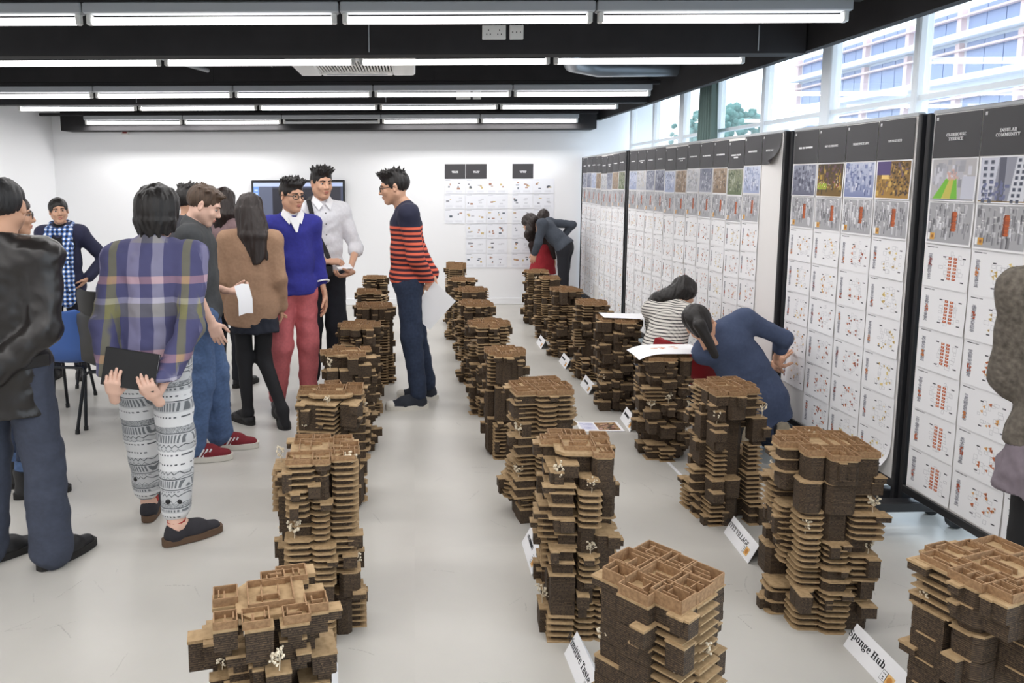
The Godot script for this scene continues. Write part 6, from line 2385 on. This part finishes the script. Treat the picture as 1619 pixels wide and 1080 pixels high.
func build_misc() -> void:
	var rng := RandomNumberGenerator.new()
	rng.seed = 88
	M.chair_black = mat(hexc(40, 39, 38), 0.35)
	M.chair_blue = mat(hexc(60, 98, 168), 0.4)
	M.chair_red = mat(hexc(150, 32, 42), 0.4)
	chair("blue plastic shell chair beside the leather jacket", Vector3(-2.42, 0, -5.3), PI - 0.15, M.chair_blue)
	chair("black plastic shell chair just behind the checked shirt", Vector3(-1.97, 0, -5.1), PI - 0.35, M.chair_black)
	chair("black plastic shell chair below the dotted scarf, nearest the back wall", Vector3(-2.48, 0, -6.25), PI - 0.3, M.chair_black)
	chair("black plastic shell chair half hidden by the leather jacket sleeve", Vector3(-2.8, 0, -5.72), PI - 0.25, M.chair_black)
	chair("black plastic shell chair mostly hidden by the beige coat", Vector3(-1.72, 0, -6.6), PI / 2, M.chair_black)
	chair("dark red plastic chair under the person in the striped top", Vector3(1.9, 0, -4.98), PI - 0.75, M.chair_red, 0.78)
	# television
	var tv := thing("television", "flat black television showing a computer desktop on the back wall", "television", Vector3(-1.535, 1.33, -10.2))
	var fr := MB.new()
	fr.cbox(Vector3(0, 0, 0), Vector3(1.245, 0.735, 0.06), 0.008)
	part("case", fr.mesh(M.black_plastic), tv)
	var im := Image.create(160, 90, false, Image.FORMAT_RGB8)
	im.fill(hexc(70, 74, 92))
	im.fill_rect(Rect2i(0, 0, 160, 7), hexc(176, 190, 224))
	im.fill_rect(Rect2i(0, 7, 10, 83), hexc(110, 146, 206))
	im.fill_rect(Rect2i(10, 7, 24, 83), hexc(92, 98, 118))
	im.fill_rect(Rect2i(34, 10, 82, 80), hexc(44, 44, 52))
	im.fill_rect(Rect2i(116, 8, 10, 82), hexc(104, 98, 120))
	im.fill_rect(Rect2i(126, 8, 30, 82), hexc(56, 56, 64))
	for q in 12:
		im.fill_rect(Rect2i(2, 12 + q * 6, 6, 3), hexc(180, 200, 235))
	var sm := img_mat(im, 0.25)
	sm.emission_enabled = true
	sm.emission_texture = sm.albedo_texture
	sm.emission = Color.BLACK
	sm.emission_energy_multiplier = 0.35
	var sc := MB.new()
	sc.quad(Vector3(-0.595, -0.335, 0.0315), Vector3(0.595, -0.335, 0.0315), Vector3(0.595, 0.335, 0.0315), Vector3(-0.595, 0.335, 0.0315), Vector3(0, 0, 1))
	part("screen", sc.mesh(sm), tv)
	var sl := AreaLight3D.new()
	sl.name = "screen_glow"
	sl.area_size = Vector2(1.19, 0.67)
	sl.light_energy = 0.05
	sl.light_color = Color(0.75, 0.8, 1.0)
	sl.shadow_enabled = true
	sl.position = Vector3(0, 0, 0.035)
	sl.rotation.y = PI
	tv.add_child(sl)
	# whiteboard leaning by the wall
	var wb := thing("whiteboard", "small white board with a black lower edge behind the beige coat", "whiteboard", Vector3(-2.6, 0.0, -9.95))
	part("board", box_mesh(Vector3(0, 0.86, 0), Vector3(0.5, 0.62, 0.02), M.white_paint), wb)
	part("lower_edge", box_mesh(Vector3(0, 0.535, 0.01), Vector3(0.52, 0.03, 0.04), M.black_plastic), wb)
	for sg in [-1.0, 1.0]:
		var lg := MB.new()
		lg.tube([Vector3(sg * 0.22, 0, 0.06), Vector3(sg * 0.2, 0.56, 0.0)], 0.012, 8)
		part("leg", lg.mesh(M.dark_metal), wb)
		var lg2 := MB.new()
		lg2.tube([Vector3(sg * 0.22, 0, -0.22), Vector3(sg * 0.2, 0.9, -0.02)], 0.012, 8)
		part("leg", lg2.mesh(M.dark_metal), wb)
	# name cards
	var cards := [
		["folded white card reading Sponge Hub on the floor", 1.6, 2.42, 0.0, "Sponge Hub"],
		["folded white card reading BUFFET VILLAGE on the floor", 1.52, 3.31, -0.05, "BUFFET VILLAGE"],
		["folded white card between the two front towers of the middle row", 0.585, 2.38, 0.05, "Primitive Taste"],
		["folded white card beside the printed sheet on the floor", 1.5, 5.08, -0.05, ""],
		["folded white card at the foot of the spiky tower near the pinboards", 1.4, 6.8, 0.0, ""],
		["folded white card half hidden between the long-armed and flat-sheet towers", 1.42, 5.98, 0.0, ""],
		["small folded white card behind the spiky tower near the far pinboard", 1.32, 7.62, 0.0, ""],
		["corner of a folded white card under the wide terraced tower", 0.545, 3.22, 0.0, ""],
		["folded white card peeping out beside the foremost staggered tower", -0.3, 2.32, 0.1, ""],
	]
	for c in cards:
		name_card(c[0], Vector3(c[1], 0, -c[2]), c[3], c[4], rng)
	# loose sheets on two towers
	var rows := []
	for r in 7:
		var row := []
		for q in 9:
			var u := q / 8.0
			var v := r / 6.0
			row.append(Vector3((u - 0.5) * 0.4, 0.02 - 0.035 * pow(maxf(0.0, 0.35 - u) / 0.35, 2.0) + 0.004 * sin(v * 3.0), (v - 0.5) * 0.27))
		rows.append(row)
	var s1 := MB.new()
	s1.grid(rows)
	var im2 := Image.create(96, 64, false, Image.FORMAT_RGB8)
	im2.fill(hexc(238, 238, 240))
	for q in 8:
		im2.fill_rect(Rect2i(26 + rng.randi_range(0, 36), 14 + rng.randi_range(0, 20), 6, 4), [hexc(196, 110, 70), hexc(214, 160, 110)][q % 2])
	var o1 := top_mesh("loose_sheet", s1.mesh(img_mat(im2, 0.7)), Vector3(1.535, 0.636, -4.54))
	tag(o1, "large white sheet curling over the edge of a banded tower", "paper")
	var s2 := MB.new()
	s2.grid([[Vector3(-0.16, 0.006, -0.11), Vector3(0, 0.002, -0.11), Vector3(0.16, 0.0, -0.11)], [Vector3(-0.16, 0.008, 0.11), Vector3(0, 0.003, 0.11), Vector3(0.16, -0.004, 0.11)]])
	var o2 := top_mesh("loose_sheet", s2.mesh(M.paper), Vector3(1.54, 0.688, -5.5))
	o2.rotation.y = -0.06
	tag(o2, "flat white sheet lying on the second banded tower", "paper")
	# printed sheet on the floor
	var im3 := Image.create(120, 84, false, Image.FORMAT_RGB8)
	im3.fill(hexc(238, 238, 240))
	im3.fill_rect(Rect2i(8, 10, 40, 60), hexc(208, 208, 226))
	for q in 16:
		im3.fill_rect(Rect2i(8 + rng.randi_range(0, 30), 12 + rng.randi_range(0, 50), 12, 3), hexc(176, 178, 206))
	im3.fill_rect(Rect2i(52, 8, 60, 66), hexc(150, 116, 80))
	for q in 70:
		im3.fill_rect(Rect2i(52 + rng.randi_range(0, 50), 8 + rng.randi_range(0, 58), rng.randi_range(4, 12), rng.randi_range(3, 8)), [hexc(60, 42, 40), hexc(110, 70, 54), hexc(206, 176, 130), hexc(36, 30, 32), hexc(190, 150, 140)][q % 5])
	var s3 := MB.new()
	s3.grid([[Vector3(-0.148, 0.004, -0.105), Vector3(0, 0.001, -0.105), Vector3(0.148, 0.003, -0.105)], [Vector3(-0.148, 0.002, 0.105), Vector3(0, 0.004, 0.105), Vector3(0.148, 0.003, 0.105)]])
	var o3 := top_mesh("printed_sheet", s3.mesh(img_mat(im3, 0.6)), Vector3(1.27, 0.001, -5.04))
	o3.rotation.y = 0.0
	tag(o3, "printed sheet with a dark brown picture lying on the floor", "paper")

func _ready() -> void:
	setup_camera()
	setup_light()
	setup_materials()
	build_room()
	build_lights()
	build_towers()
	build_boards()
	build_misc()
	build_people()
	build_outside()
